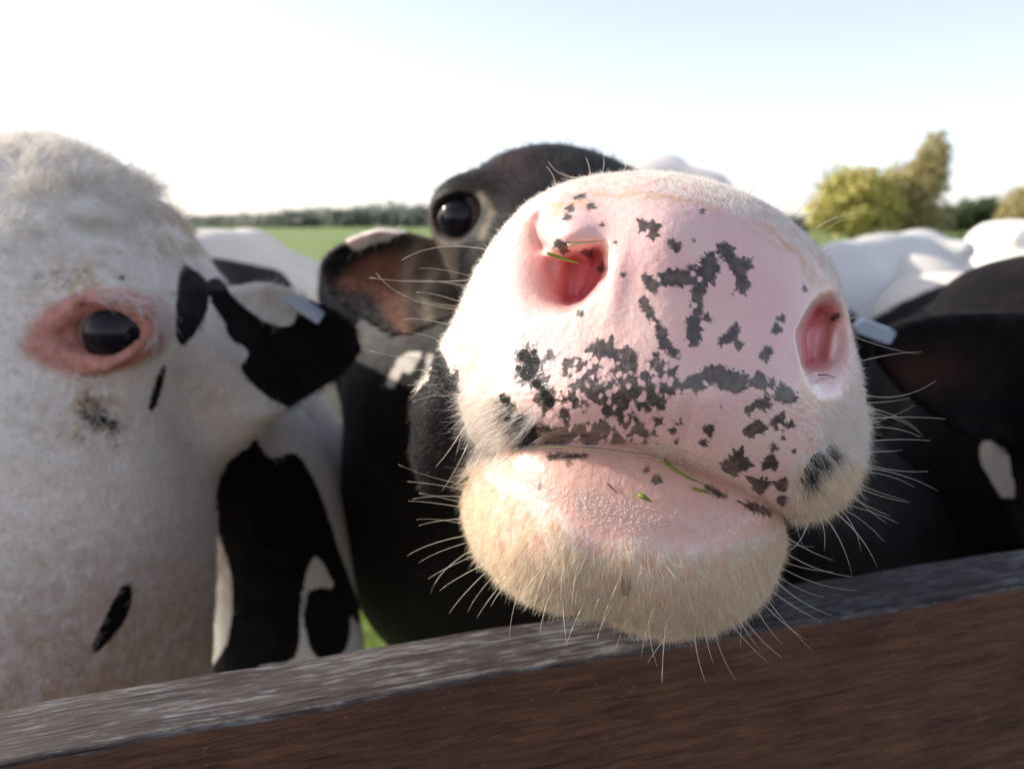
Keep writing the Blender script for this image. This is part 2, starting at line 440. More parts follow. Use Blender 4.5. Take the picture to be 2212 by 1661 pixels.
def hide_mat():
    """the near animal: bare pink nose skin, freckles of dark pigment, coat behind"""
    m, nt, b = new_mat("muzzle_hide"); N = NB(nt)
    co = N.coord()
    fine = N.noise(co, 420, 3, .6); mid = N.noise(co, 160, 3, .6); big = N.noise(co, 30, 3)
    pink = N.mix(N.step(big, .35, .7), (.80, .505, .475), (.82, .58, .51))
    pores = N.step(N.voro(co, 420), .0, .16, 1, 0)
    pink = N.mix(N.math('MULTIPLY', pores, .5), pink, (.55, .22, .22))
    pink = N.mix(N.attr("red"), pink, (.62, .13, .15))
    pink = N.mix(N.attr("lip"), pink, N.mix(mid, (.66, .34, .26), (.76, .50, .40)))
    pink = N.mix(N.math('MULTIPLY', N.attr("tan"), N.step(mid, .35, .65)), pink, (.58, .36, .18))
    # spiky outline of the dark freckles
    warp = N.n("ShaderNodeTexNoise"); N.put(warp.inputs["Vector"], co); warp.inputs["Scale"].default_value = 260; warp.inputs["Detail"].default_value = 2
    wv = N.n("ShaderNodeVectorMath", operation='MULTIPLY_ADD'); N.put(wv.inputs[0], warp.outputs["Color"]); wv.inputs[1].default_value = (.004,) * 3; N.put(wv.inputs[2], co)
    cells = N.voro(wv.outputs[0], 260, 'DISTANCE_TO_EDGE')
    cells2 = N.voro(wv.outputs[0], 480, 'F1')
    e = N.math('ADD', N.math('ADD', N.attr("pig"), .05), N.math('MULTIPLY', N.math('SUBTRACT', N.step(cells, 0, .30, 1, 0), .40), .30))
    e = N.math('ADD', e, N.math('MULTIPLY', N.math('SUBTRACT', N.noise(co, 900, 3, .6), .5), 1.1))
    e = N.math('ADD', e, N.math('MULTIPLY', N.math('SUBTRACT', N.noise(co, 420, 2, .5), .5), 1.7))
    pk = N.step(e, -.55, .60)
    dark = N.mix(N.step(N.noise(co, 330, 3), .4, .65), (.026, .021, .020), (.095, .066, .048))
    skin = N.mix(N.math('MULTIPLY', pk, .96), pink, dark)
    # coat
    cked = N.math('ADD', N.math('MULTIPLY', N.math('SUBTRACT', fine, .5), 1.2), N.math('MULTIPLY', N.math('SUBTRACT', mid, .5), 1.0))
    ck = N.step(N.math('ADD', N.attr("coat"), cked), -.2, .2)
    white = N.mix(N.step(mid, .35, .7), (.74, .66, .60), N.mix(N.attr("close"), (.74, .68, .62), (.74, .46, .38)))
    blackc = N.mix(N.step(N.noise(co, 60, 4), .45, .8), (.008, .007, .007), (.026, .019, .016))
    coat = N.mix(ck, white, blackc)
    coat = N.mix(N.attr("rust"), coat, (.30, .13, .085))
    coat = N.mix(N.attr("cream"), coat, (.45, .35, .25))
    fk = N.step(N.math('ADD', N.attr("fur"), N.math('MULTIPLY', N.math('SUBTRACT', mid, .5), .8)), .3, .75)
    col = N.mix(fk, skin, coat)
    N.put(b.inputs["Base Color"], col)
    wet = N.math('MULTIPLY', N.attr("wet"), N.math('SUBTRACT', 1.0, fk))
    N.put(b.inputs["Roughness"], N.math('SUBTRACT', N.math('ADD', .46, N.math('MULTIPLY', fine, .12)), N.math('MULTIPLY', wet, .32)))
    N.put(b.inputs["Specular IOR Level"], N.math('SUBTRACT', .5, N.math('MULTIPLY', fk, .38)))
    N.put(b.inputs["Subsurface Weight"], N.math('MULTIPLY', N.math('SUBTRACT', 1.0, pk), N.math('SUBTRACT', .55, N.math('MULTIPLY', ck, .55))))
    b.inputs["Subsurface Radius"].default_value = (1.0, .34, .26)
    b.inputs["Subsurface Scale"].default_value = .006
    N.put(b.inputs["Coat Weight"], N.math('MULTIPLY', wet, .6))
    b.inputs["Coat Roughness"].default_value = .08
    b.inputs["Sheen Weight"].default_value = .02
    gl = N.n("ShaderNodeTexVoronoi", feature='SMOOTH_F1'); N.put(gl.inputs["Vector"], wv.outputs[0]); gl.inputs["Scale"].default_value = 330
    h = N.math('ADD', N.math('MULTIPLY', gl.outputs["Distance"], -1.0), N.math('MULTIPLY', N.noise(co, 120, 4, .6), 1.4))
    b1 = N.bump(h, .26, .0010)
    furry = N.bump(N.math('MULTIPLY', fk, N.noise(co, 900, 3, .7)), .5, .0008, b1)
    wr = N.bump(N.math('MULTIPLY', N.attr("wet"), N.noise(N.coord((1, .4, .6)), 260, 2, .5, 1.5)), .35, .0012, furry)
    cv = N.n("ShaderNodeCombineXYZ"); N.put(cv.inputs[0], N.math('MULTIPLY', N.attr("ang"), 9.0)); N.put(cv.inputs[1], N.math('MULTIPLY', N.attr("rad"), 1.3))
    fold = N.noise(cv.outputs[0], 1.6, 4, .6, .8)
    fd = N.n("ShaderNodeBump"); fd.inputs["Distance"].default_value = .0022
    N.put(fd.inputs["Strength"], N.math('MULTIPLY', N.math('SUBTRACT', 1.0, fk), N.math('MULTIPLY', N.attr("wet"), .42)))
    N.put(fd.inputs["Height"], N.math('ABSOLUTE', N.math('SUBTRACT', fold, .5))); N.put(fd.inputs["Normal"], wr)
    N.put(b.inputs["Normal"], fd.outputs[0])
    return m
M_HIDE = hide_mat()

def hair_mat():
    m = bpy.data.materials.new("animal_hair"); m.use_nodes = True
    nt = m.node_tree; N = NB(nt)
    b = nt.nodes["Principled BSDF"]; out = nt.nodes["Material Output"]
    c = N.n("ShaderNodeAttribute", attribute_name="hc").outputs["Color"]
    N.put(b.inputs["Base Color"], c); b.inputs["Roughness"].default_value = .38
    b.inputs["Specular IOR Level"].default_value = .35
    tr = N.n("ShaderNodeBsdfTranslucent"); N.put(tr.inputs[0], c)
    mx = N.n("ShaderNodeMixShader"); mx.inputs[0].default_value = .38
    nt.links.new(b.outputs[0], mx.inputs[1]); nt.links.new(tr.outputs[0], mx.inputs[2])
    nt.links.new(mx.outputs[0], out.inputs[0])
    return m
M_HAIR = hair_mat()
M_WHISK = simple_mat("whisker_keratin", (.62, .55, .45), .3, .6)
M_WHISK_D = simple_mat("dark_whisker_keratin", (.22, .19, .17), .3, .6)
def eye_mat():
    m, nt, b = new_mat("dark_eye"); N = NB(nt)
    v = N.n("ShaderNodeVectorMath", operation='NORMALIZE'); N.put(v.inputs[0], N.coord())
    dp = N.n("ShaderNodeVectorMath", operation='DOT_PRODUCT'); N.put(dp.inputs[0], v.outputs[0]); dp.inputs[1].default_value = Vector((.30, -.94, -.12)).normalized()
    k = N.step(dp.outputs["Value"], .48, .62)
    N.put(b.inputs["Base Color"], N.mix(k, (.20, .13, .11), N.mix(N.step(dp.outputs["Value"], .90, .93), (.012, .010, .012), (.003, .004, .009))))
    b.inputs["Roughness"].default_value = .07; b.inputs["Specular IOR Level"].default_value = .28
    return m
M_EYE = eye_mat()
M_EYEW = simple_mat("eye_white", (.42, .33, .30), .2, .5)
M_TAG = simple_mat("ear_tag_plastic", (.50, .57, .66), .4, .5)
M_GRASSB = simple_mat("fresh_grass_blade", (.16, .26, .02), .45, .4)
M_STRAW = simple_mat("dry_straw", (.60, .44, .26), .5, .4)
M_CRUMB = simple_mat("dark_plant_crumb", (.05, .035, .015), .7, .3)

# ------------------------------------------------------------------ ground, field
def ground():
    m, nt, b = new_mat("pasture_grass"); N = NB(nt)
    co = N.coord()
    c = N.mix(N.noise(co, .08, 4), (.150, .215, .036), (.200, .260, .060))
    c = N.mix(N.math('MULTIPLY', N.noise(co, 6, 5, .7), .5), c, (.11, .16, .026))
    N.put(b.inputs["Base Color"], c); b.inputs["Roughness"].default_value = .8
    N.put(b.inputs["Normal"], N.bump(N.noise(co, 25, 5, .7), .4, .03))
    xs = axis(-2500, (-60, 400), (-6, 6), (6, .6), (60, 6), (2500, 400)); ys = axis(-20, (-2, 3), (12, .6), (80, 8), (2500, 300))
    X, Y = np.meshgrid(xs, ys, indexing='ij')
    Z = .012 * np.sin(X * .9 + 1) * np.cos(Y * .7) + 0.02 * np.sin(Y * .21)
    Z = np.where((np.abs(X) > 60) | (Y > 80), 0, Z)
    n, k = X.shape
    i = np.arange(n * k).reshape(n, k)
    f = np.stack([i[:-1, :-1], i[1:, :-1], i[1:, 1:], i[:-1, 1:]], -1).reshape(-1, 4)
    o = mesh_obj("field", np.stack([X, Y, Z], -1).reshape(-1, 3), f, m)
    tag(o, "flat green pasture reaching to the far hedge line", kind='structure')
ground()
def added_soil():  # unseen soil sheet, added to cut green bounce from the grass
    m, nt, b = new_mat("added_dark_soil"); N = NB(nt)
    co = N.coord()
    c = N.mix(N.noise(co, 1.2, 5, .6), (.060, .042, .030), (.095, .072, .054))
    c = N.mix(N.step(N.voro(co, 28), .05, .22, .6, 0), c, (.19, .17, .15))
    N.put(b.inputs["Base Color"], c); b.inputs["Roughness"].default_value = .9
    N.put(b.inputs["Normal"], N.bump(N.noise(co, 14, 6, .7), .8, .03))
    xs = axis(-40, (-4, 4), (4, .5), (40, 4)); ys = axis(-14, (-2, 2), (1.0, .25))
    X, Y = np.meshgrid(xs, ys, indexing='ij'); Z = .05 + .008 * np.sin(X * 2.1) * np.cos(Y * 3)
    k = len(ys); i = np.arange(len(xs) * k).reshape(len(xs), k)
    f = np.stack([i[:-1, :-1], i[1:, :-1], i[1:, 1:], i[:-1, 1:]], -1).reshape(-1, 4)
    V = np.stack([X, Y, Z], -1).reshape(-1, 3)
    V[(Y.ravel() > .99) | (Y.ravel() < -13.9) | (np.abs(X.ravel()) > 39.9), 2] = -.06
    tag(mesh_obj("added_soil", V, f, m), "unseen dark soil sheet added to cut green bounce light", kind='structure')
added_soil()
def grass_tufts():
    m, nt, b = new_mat("grass_blades"); N = NB(nt)
    c = N.mix(N.noise(N.coord(), 3, 3), (.10, .19, .015), (.24, .30, .03))
    N.put(b.inputs["Base Color"], c); b.inputs["Roughness"].default_value = .5
    tr = N.n("ShaderNodeBsdfTranslucent"); N.put(tr.inputs[0], c)
    mx = N.n("ShaderNodeMixShader"); mx.inputs[0].default_value = .4
    nt.links.new(b.outputs[0], mx.inputs[1]); nt.links.new(tr.outputs[0], mx.inputs[2]); nt.links.new(mx.outputs[0], nt.nodes["Material Output"].inputs[0])
    n = 26000
    x = rng.uniform(-1.6, 2.2, n); y = 0.9 + rng.random(n) ** 1.4 * 6.0
    h = rng.uniform(.05, .16, n); a = rng.uniform(0, 6.28, n); w = rng.uniform(.0015, .0035, n); l = rng.normal(0, .04, (n, 2))
    z = np.full(n, -.02)
    p0 = np.stack([x - w * np.cos(a), y - w * np.sin(a), z], 1); p1 = np.stack([x + w * np.cos(a), y + w * np.sin(a), z], 1)
    pm = np.stack([x + l[:, 0] * .4, y + l[:, 1] * .4, z + h * .6], 1); dw = np.stack([w * .8 * np.cos(a), w * .8 * np.sin(a), 0 * w], 1)
    p4 = np.stack([x + l[:, 0], y + l[:, 1], z + h], 1)
    V = np.stack([p0, p1, pm + dw, pm - dw, p4], 1).reshape(-1, 3)
    b0 = (np.arange(n) * 5)[:, None]
    F = np.concatenate([b0 + [0, 1, 2], b0 + [0, 2, 3], b0 + [3, 2, 4]])
    o = mesh_obj("grass", V, F, m)
    tag(o, "short lush grass between the cows' legs", kind='stuff')
grass_tufts()

# ------------------------------------------------------------------ trees and hedges
def leaf_mat(name, c1, c2):
    m, nt, b = new_mat(name); N = NB(nt)
    c = N.mix(N.step(N.noise(N.coord(), .9, 3), .35, .65), c1, c2)
    N.put(b.inputs["Base Color"], c); b.inputs["Roughness"].default_value = .6
    tr = N.n("ShaderNodeBsdfTranslucent"); N.put(tr.inputs[0], c)
    mx = N.n("ShaderNodeMixShader"); mx.inputs[0].default_value = .35
    nt.links.new(b.outputs[0], mx.inputs[1]); nt.links.new(tr.outputs[0], mx.inputs[2]); nt.links.new(mx.outputs[0], nt.nodes["Material Output"].inputs[0])
    return m
L_SPRING = leaf_mat("pale_spring_leaf", (.64, .57, .19), (.52, .48, .16))
L_OLIVE = leaf_mat("olive_leaf", (.50, .42, .20), (.42, .37, .17))
L_DARK = leaf_mat("dark_evergreen_leaf", (.06, .09, .04), (.09, .12, .05))
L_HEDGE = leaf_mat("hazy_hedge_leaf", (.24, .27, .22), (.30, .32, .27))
M_BARK = simple_mat("bark", (.13, .10, .075), .9, .2)
def tube(pts, rad, n=6):
    pts = np.asarray(pts, float); m = len(pts)
    rad = np.broadcast_to(np.asarray(rad, float), (m,))
    V = []; 
    for i in range(m):
        t = pts[min(i + 1, m - 1)] - pts[max(i - 1, 0)]; t = t / (np.linalg.norm(t) + 1e-12)
        u = np.cross(t, [0.31, .23, .92] if abs(t[2]) < .9 else [1, 0, 0]); u /= np.linalg.norm(u); v = np.cross(t, u)
        for k in range(n):
            a = 2 * math.pi * k / n
            V.append(pts[i] + rad[i] * (math.cos(a) * u + math.sin(a) * v))
    F = [(i * n + k, i * n + (k + 1) % n, (i + 1) * n + (k + 1) % n, (i + 1) * n + k) for i in range(m - 1) for k in range(n)]
    b = len(V); V.append(pts[0]); V.append(pts[-1])
    T = [(b, (k + 1) % n, k) for k in range(n)] + [(b + 1, (m - 1) * n + k, (m - 1) * n + (k + 1) % n) for k in range(n)]
    return V, F + T
def join(parts):
    V = []; F = []
    for v, f in parts:
        o = len(V); V += list(v); F += [tuple(i + o for i in q) for q in f]
    return V, F
def tree(name, label, cat, base, lobes, leafm, nleaf, leaf, trunk_h, trunk_r, group=None, twigs=0):
    """lobes: (dx, dz, rx, rz) of the crown around the base"""
    base = np.array(base, float); root = empty(name, base); tag(root, label, cat, group)
    parts = [tube([base - [0, 0, .2], base + [0, 0, trunk_h * .5], base + [.02 * trunk_h, 0, trunk_h]], [trunk_r, trunk_r * .8, trunk_r * .5])]
    for (dx, dz, rx, rz) in lobes:
        e = base + [dx, random.uniform(-.3, .3) * rx, dz]
        s = base + [0, 0, trunk_h * random.uniform(.55, .95)]
        parts.append(tube([s, (s + e) / 2 + [0, 0, .12 * rz], e], [trunk_r * .45, trunk_r * .3, trunk_r * .12], 5))
        for _ in range(twigs):
            q = e + np.array([random.gauss(0, rx * .6), random.gauss(0, rx * .6), random.gauss(0, rz * .6)])
            parts.append(tube([(s + e) / 2, (e + q) / 2, q], [trunk_r * .16, trunk_r * .1, trunk_r * .04], 4))
    V, F = join(parts)
    child("trunk", V, F, M_BARK, root)
    if nleaf:
        area = np.array([l[2] * l[3] for l in lobes]); pr = area / area.sum()
        k = rng.choice(len(lobes), nleaf, p=pr); L = np.array(lobes)[k]
        nclump = max(12, nleaf // 40)
        cl = rng.normal(size=(nclump, 3)); cl /= np.linalg.norm(cl, axis=1)[:, None]; cl *= rng.uniform(.45, 1.0, nclump)[:, None]
        u = cl[rng.integers(0, nclump, nleaf)] + rng.normal(0, .16, (nleaf, 3))
        C = base + np.stack([L[:, 0] + u[:, 0] * L[:, 2], u[:, 1] * L[:, 2], L[:, 1] + u[:, 2] * L[:, 3]], 1)
        A = rng.normal(size=(nleaf, 3)); A /= np.linalg.norm(A, axis=1)[:, None]
        Bv = np.cross(A, rng.normal(size=(nleaf, 3))); Bv /= np.linalg.norm(Bv, axis=1)[:, None]
        s = leaf * rng.uniform(.6, 1.4, nleaf)[:, None]
        Vv = np.stack([C - A * s, C + Bv * s * .6, C + A * s, C - Bv * s * .6], 1).reshape(-1, 3)
        child("crown", Vv, np.arange(nleaf * 4).reshape(-1, 4), leafm, root, smooth=False)
    return root
def gpos(px, dist): 
    return ((px - CX) / FPX * dist * cp, dist, 0)
# trees to the right beyond the field
tree("broadleaf_tree", "pale spring green broadleaf tree at the left of the field clump", "tree", gpos(1838, 62), [(0, 3.5, 1.9, 1.8), (-1.0, 2.7, 1.5, 1.6), (1.2, 3.3, 1.6, 1.8), (.1, 1.7, 2.3, 1.4), (2.2, 2.4, 1.6, 1.6), (-2.0, 1.7, 1.3, 1.2)], L_SPRING, 8000, .23, 2.4, .22)
tree("broadleaf_tree", "tall olive tree with an upright pointed crown beside the pale green one", "tree", gpos(1952, 64), [(.4, 3.4, 2.2, 2.2), (1.8, 6.2, 1.2, 1.6), (1.3, 4.8, 1.6, 1.6), (-.9, 3.3, 1.6, 1.7), (.4, 1.5, 2.9, 1.2)], L_OLIVE, 7500, .19, 3.2, .25)
tree("bare_tree", "bare thin twigged tree standing behind the pale green tree", "tree", gpos(1790, 75), [(-.6, 4.2, 1.6, 1.6), (.8, 4.9, 1.5, 1.5), (0, 5.4, 1.3, 1.1), (-1.2, 3.2, 1.2, 1.2)], L_OLIVE, 350, .12, 2.8, .17, twigs=26)
tree("dark_bush", "low dark green bush right of the tall olive tree", "bush", gpos(2080, 70), [(0, 1.6, 1.9, 1.5), (1.9, 1.9, 1.8, 1.5), (-1.3, 1.4, 1.5, 1.2), (3.6, 1.5, 1.8, 1.3)], L_DARK, 4600, .18, 1.2, .15)
tree("broadleaf_tree", "olive brown tree cut by the right edge of the picture", "tree", gpos(2215, 66), [(0, 2.2, 1.9, 1.7), (.9, 2.8, 1.5, 1.3), (-.9, 1.2, 1.5, 1.1)], L_OLIVE, 4200, .19, 2.2, .2)
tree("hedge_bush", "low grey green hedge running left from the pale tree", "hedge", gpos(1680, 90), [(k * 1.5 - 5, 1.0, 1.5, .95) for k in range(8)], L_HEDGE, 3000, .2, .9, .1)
# far hedge line on the left
hz = [(405, 2.6, 9), (470, 3.0, 8), (520, 3.6, 7), (575, 3.3, 9), (630, 4.2, 7), (690, 4.7, 8), (745, 5.0, 7), (800, 5.6, 8), (850, 6.0, 8), (900, 5.4, 7), (955, 5.2, 9), (1010, 5.0, 9)]
hl = ["westernmost small hazy hedge tree against the white cow's tuft", "second hazy hedge tree from the white cow's tuft", "third hazy hedge tree, rounded, over the field",
      "fourth hazy hedge tree, low and wide, over the field", "fifth hazy hedge tree, just left of the field's middle", "sixth hazy hedge tree, above the middle of the field",
      "seventh hazy hedge tree, beside the tallest ones", "tall hazy hedge tree left of the tallest one", "tallest hazy hedge tree of the far line",
      "hazy hedge tree above the brown ear", "hazy hedge tree next to the black cow's eye", "hazy hedge tree hidden mostly behind the black cow's head"]
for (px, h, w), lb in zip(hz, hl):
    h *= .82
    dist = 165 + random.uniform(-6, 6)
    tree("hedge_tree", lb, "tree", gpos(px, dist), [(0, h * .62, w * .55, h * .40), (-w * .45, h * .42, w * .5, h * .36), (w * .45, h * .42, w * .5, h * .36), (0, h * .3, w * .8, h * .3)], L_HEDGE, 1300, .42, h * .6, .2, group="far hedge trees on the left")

# ------------------------------------------------------------------ wooden rail fence
def wood_mat():
    m, nt, b = new_mat("weathered_fence_wood"); N = NB(nt)
    co = N.coord()
    gr = N.noise(N.coord((5.0, 52, 52)), 4.0, 7, .72, .5)
    gr2 = N.noise(N.coord((14, 170, 170)), 3.0, 4, .65, .4)
    brown = N.mix(N.step(gr, .3, .7), (.078, .034, .019), (.165, .076, .042))
    brown = N.mix(N.math('MULTIPLY', N.step(gr2, .45, .75), .70), brown, (.014, .0075, .006))
    flecks = N.step(N.noise(N.coord((26, 110, 110)), 4.0, 3, .7), .68, .78)
    crack = N.step(N.noise(N.coord((2.2, 75, 75)), 4.0, 3, .55), .66, .71)
    brown = N.mix(N.math('MULTIPLY', crack, .85), brown, (.010, .006, .005))
    chips = N.step(N.noise(N.coord((1, 1.6, 1.6)), 210, 3, .7), .63, .69)
    brown = N.mix(N.math('MULTIPLY', chips, .7), brown, (.26, .115, .055))
    brown = N.mix(N.math('MULTIPLY', N.step(N.noise(co, 9, 3), .45, .7), .5), brown, (.030, .015, .012))
    brown = N.mix(N.math('MULTIPLY', flecks, .8), brown, (.15, .070, .035))
    gbase = N.mix(N.step(gr, .35, .65), (.036, .025, .022), (.080, .066, .062))
    pale = N.step(N.math('ADD', N.noise(N.coord((14, 90, 60)), 4.0, 4, .7), N.math('MULTIPLY', N.noise(co, 22, 3), .5)), .72, .90)
    gbase = N.mix(N.math('MULTIPLY', pale, .75), gbase, (.19, .19, .19))
    gbase = N.mix(N.step(N.noise(N.coord((3, 130, 130)), 4.0, 4, .6), .52, .62), gbase, (.020, .014, .012))
    geo = N.n("ShaderNodeTexCoord").outputs["Normal"]
    sx = N.n("ShaderNodeSeparateXYZ"); N.put(sx.inputs[0], geo)
    topf = N.step(N.math('ADD', sx.outputs[2], N.math('MULTIPLY', N.math('SUBTRACT', N.noise(N.coord((12, 60, 60)), 5.0, 4, .7), .5), .9)), .25, .6)
    col = N.mix(topf, brown, gbase)
    N.put(b.inputs["Base Color"], col); b.inputs["Roughness"].default_value = .72
    b.inputs["Specular IOR Level"].default_value = .3
    h = N.math('ADD', gr, N.math('MULTIPLY', gr2, .7))
    N.put(b.inputs["Normal"], N.bump(N.math('ADD', h, N.math('MULTIPLY', pale, .25)), .7, .0016))
    return m
M_WOOD = wood_mat()
ZR = H - 0.205
fa, fb = on_plane_z(0, 1651, ZR), on_plane_z(2212, 1261, ZR)
ba_, bb_ = on_plane_z(0, 1538, ZR), on_plane_z(2212, 1168, ZR)
fdir = (fb - fa) / np.linalg.norm(fb - fa)
fnor = np.array([-fdir[1], fdir[0], 0])
FW = float(np.dot((ba_ + bb_) / 2 - fa, fnor))
print("rail width", FW, "dir", fdir, "front", fa, fb)
def rail(L0, L1, w, h, root, zt, off=0.0):
    """rail along fdir, top at zt; local x along the length"""
    xs = axis(L0, (-.5, .05), (.9, .006), (L1, .05)) if L0 < -.5 else axis(L0, (L1, .05))
    prof = []
    rr = .0035
    def arc(cx, cy, a0, a1):
        for t in np.linspace(a0, a1, 5): prof.append((cx + rr * math.cos(t), cy + rr * math.sin(t)))
    arc(rr, -rr, math.pi, math.pi / 2); prof.extend([(w * .25, 0), (w * .5, 0), (w * .75, 0)])
    arc(w - rr, -rr, math.pi / 2, 0); prof.extend([(w, -h * .3), (w, -h * .7)]); arc(w - rr, -h + rr, 0, -math.pi / 2)
    arc(rr, -h + rr, -math.pi / 2, -math.pi); prof.extend([(0, -h * k) for k in (.85, .7, .55, .4, .3, .2, .1)])
    prof = np.array(prof); n = len(prof)
    rg = np.random.default_rng(3)
    X = np.repeat(xs, n); Yp = np.tile(prof[:, 0], len(xs)); Zp = np.tile(prof[:, 1], len(xs))
    wob = .0003 * np.sin(X * 41 + Zp * 90) + .0002 * np.sin(X * 97 + 1 + Yp * 140) + .0009 * np.sin(X * 9)
    edge = ((Zp > -.004) & (Yp < .006))
    nick = np.where(edge, -.0005 * np.clip(np.sin(X * 63) + np.sin(X * 151 + 2) - .7, 0, 2), 0)
    V = np.stack([X, Yp + wob * .6 + off, Zp + wob + nick], 1)
    i = np.arange(len(xs) * n).reshape(len(xs), n); j = np.roll(i, -1, 1)
    F = [tuple(q) for q in np.stack([i[:-1], j[:-1], j[1:], i[1:]], -1).reshape(-1, 4)] + [tuple(i[0][::-1]), tuple(i[-1])]
    o = mesh_obj("rail", V, F, M_WOOD, root)
    o.location = (0, 0, zt)
    return o
root = empty("wooden_fence", (fa[0], fa[1], 0))
root.rotation_euler = (0, 0, math.atan2(fdir[1], fdir[0]))
tag(root, "weathered brown wooden rail fence the cows lean over", "fence")
rail(-1.0, 2.2, FW, .15, root, ZR)
rail(-1.0, 2.2, FW, .12, root, ZR - .42)
rail(-1.0, 2.2, FW, .12, root, ZR - .80)
for lx in (-.75, 1.95):
    o = mesh_obj("post", *join([tube([(lx, FW + .052, -.15), (lx, FW + .052, .5), (lx, FW + .052, ZR - .01)], [.05, .05, .047], 10)]), M_WOOD, root)

# ------------------------------------------------------------------ cattle
def vnormals(V, F):
    n = np.zeros_like(V)
    fn = np.cross(V[F[:, 2]] - V[F[:, 0]], V[F[:, 3]] - V[F[:, 1]])
    for k in range(4): np.add.at(n, F[:, k], fn)
    return n / (np.linalg.norm(n, axis=1)[:, None] + 1e-12)
def relax(V, F, its, mask=None):
    """light smoothing that removes grid stair steps"""
    for _ in range(its):
        a = np.zeros_like(V); c = np.zeros(len(V))
        for k in range(4):
            np.add.at(a, F[:, k], V[F[:, (k + 1) % 4]]); np.add.at(c, F[:, k], 1)
            np.add.at(a, F[:, k], V[F[:, (k - 1) % 4]]); np.add.at(c, F[:, k], 1)
        W = V + .5 * (a / c[:, None] - V)
        V = W if mask is None else np.where(mask[:, None], W, V)
    return V.astype(np.float32)
def fur(name, V, F, Nn, dens, length, dirf, colf, radius, count, root, lift=.35, jitter=.25, npt=5, curl=0.0, clump=0.0, camt=0.0):
    """hair curves grown on a mesh; dens per vertex weight, dirf(points)->comb direction, colf(points, index)->colour, length per vertex"""
    a = np.linalg.norm(np.cross(V[F[:, 2]] - V[F[:, 0]], V[F[:, 3]] - V[F[:, 1]]), axis=1)
    w = a * dens[F].mean(1); w = w / w.sum()
    f = rng.choice(len(F), count, p=w)
    u, v = rng.random((2, count, 1)).astype(np.float32)
    q = F[f]
    bil = lambda A: ((A[q[:, 0]] * (1 - u) + A[q[:, 1]] * u) * (1 - v) + (A[q[:, 3]] * (1 - u) + A[q[:, 2]] * u) * v)
    p = bil(V); n = bil(Nn); n /= np.linalg.norm(n, axis=1)[:, None] + 1e-9
    ln = bil(length[:, None])[:, 0] * rng.uniform(.55, 1.15, count)
    c = dirf(p, n); c = c - (c * n).sum(1)[:, None] * n; c /= np.linalg.norm(c, axis=1)[:, None] + 1e-9
    jit = rng.normal(0, jitter, (count, 3))
    if clump:
        off = rng.random(3) * clump
        wob = p + .3 * clump * np.sin(p[:, [1, 2, 0]] * (5.0 / clump))
        key = np.floor((wob + off) / clump).astype(np.int64)
        hsh = (key[:, 0] * 73856093 ^ key[:, 1] * 19349663 ^ key[:, 2] * 83492791) % 4096
        tab = rng.normal(0, camt, (4096, 3)); jit = jit + tab[hsh]
        ln = ln * rng.uniform(.6, 1.35, 4096)[hsh]
    d0 = n * lift + c + jit; d0 /= np.linalg.norm(d0, axis=1)[:, None]
    d1 = n * (lift * .35) + c + jit * 1.5; d1 /= np.linalg.norm(d1, axis=1)[:, None]
    t = np.linspace(0, 1, npt)[None, :, None]
    pts = p[:, None] + ln[:, None, None] * (d0[:, None] * (t - .5 * t * t) + d1[:, None] * (.5 * t * t))
    if curl:
        ph = rng.uniform(0, 6.28, (count, 1, 1)); pts = pts + curl * np.sin(ph + t * 7) * t * np.cross(n, c)[:, None]
    col = colf(p, f)
    cv = bpy.data.hair_curves.new(name)
    cv.add_curves([npt] * count)
    cv.attributes["position"].data.foreach_set("vector", (pts - np.array(root.location)).astype(np.float32).ravel())
    ra = cv.attributes.get("radius") or cv.attributes.new("radius", 'FLOAT', 'POINT')
    rad = radius * np.linspace(1, .25, npt)[None] * rng.uniform(.7, 1.2, (count, 1))
    ra.data.foreach_set("value", rad.astype(np.float32).ravel())
    ca = cv.attributes.new("hc", 'FLOAT_COLOR', 'POINT')
    c4 = np.concatenate([np.repeat(col[:, None], npt, 1), np.ones((count, npt, 1))], 2)
    ca.data.foreach_set("color", c4.astype(np.float32).ravel())
    cv.materials.append(M_HAIR)
    o = bpy.data.objects.new(name, cv); link(o, root)
    o['kind'] = 'stuff'
    return o
def eyeball(root, c, r, look=(.30, -.94, -.12), name="eye"):
    bm = bmesh.new(); bmesh.ops.create_uvsphere(bm, u_segments=40, v_segments=24, radius=r)
    me = bpy.data.meshes.new(name); bm.to_mesh(me); bm.free()
    me.polygons.foreach_set("use_smooth", np.ones(len(me.polygons), bool)); me.materials.append(M_EYE)
    o = bpy.data.objects.new(name, me); o.location = Vector(c) - root.location
    o.rotation_mode = 'QUATERNION'; o.rotation_quaternion = Vector((.30, -.94, -.12)).rotation_difference(Vector(look))
    return link(o, root)
def legs(p, f, fx, fy, rx, ry, zb, zr, lean=0.0, side=1):
    """four jointed legs under a trunk: front pair at fy, rear pair at ry"""
    for s in (-1, 1):
        k = np.array([fx + s * .15, fy, zb]); kn = np.array([fx + s * .15, fy - .02, .42]); an = np.array([fx + s * .15, fy, .12]); to = np.array([fx + s * .15, fy - .04, .03])
        f = smin(f, cap(p, k, kn, .10, .055), .08); f = smin(f, cap(p, kn, an, .052, .038), .03); f = smin(f, cap(p, an, to, .042, .055), .03)
        k = np.array([rx + s * .17, ry, zr]); st = np.array([rx + s * .19, ry - .10, .78]); hk = np.array([rx + s * .17, ry + .14, .50]); an = np.array([rx + s * .17, ry + .08, .12]); to = np.array([rx + s * .17, ry + .04, .03])
        f = smin(f, cap(p, k, st, .17, .12), .12); f = smin(f, cap(p, st, hk, .11, .055), .06); f = smin(f, cap(p, hk, an, .052, .040), .03); f = smin(f, cap(p, an, to, .044, .056), .03)
    return f
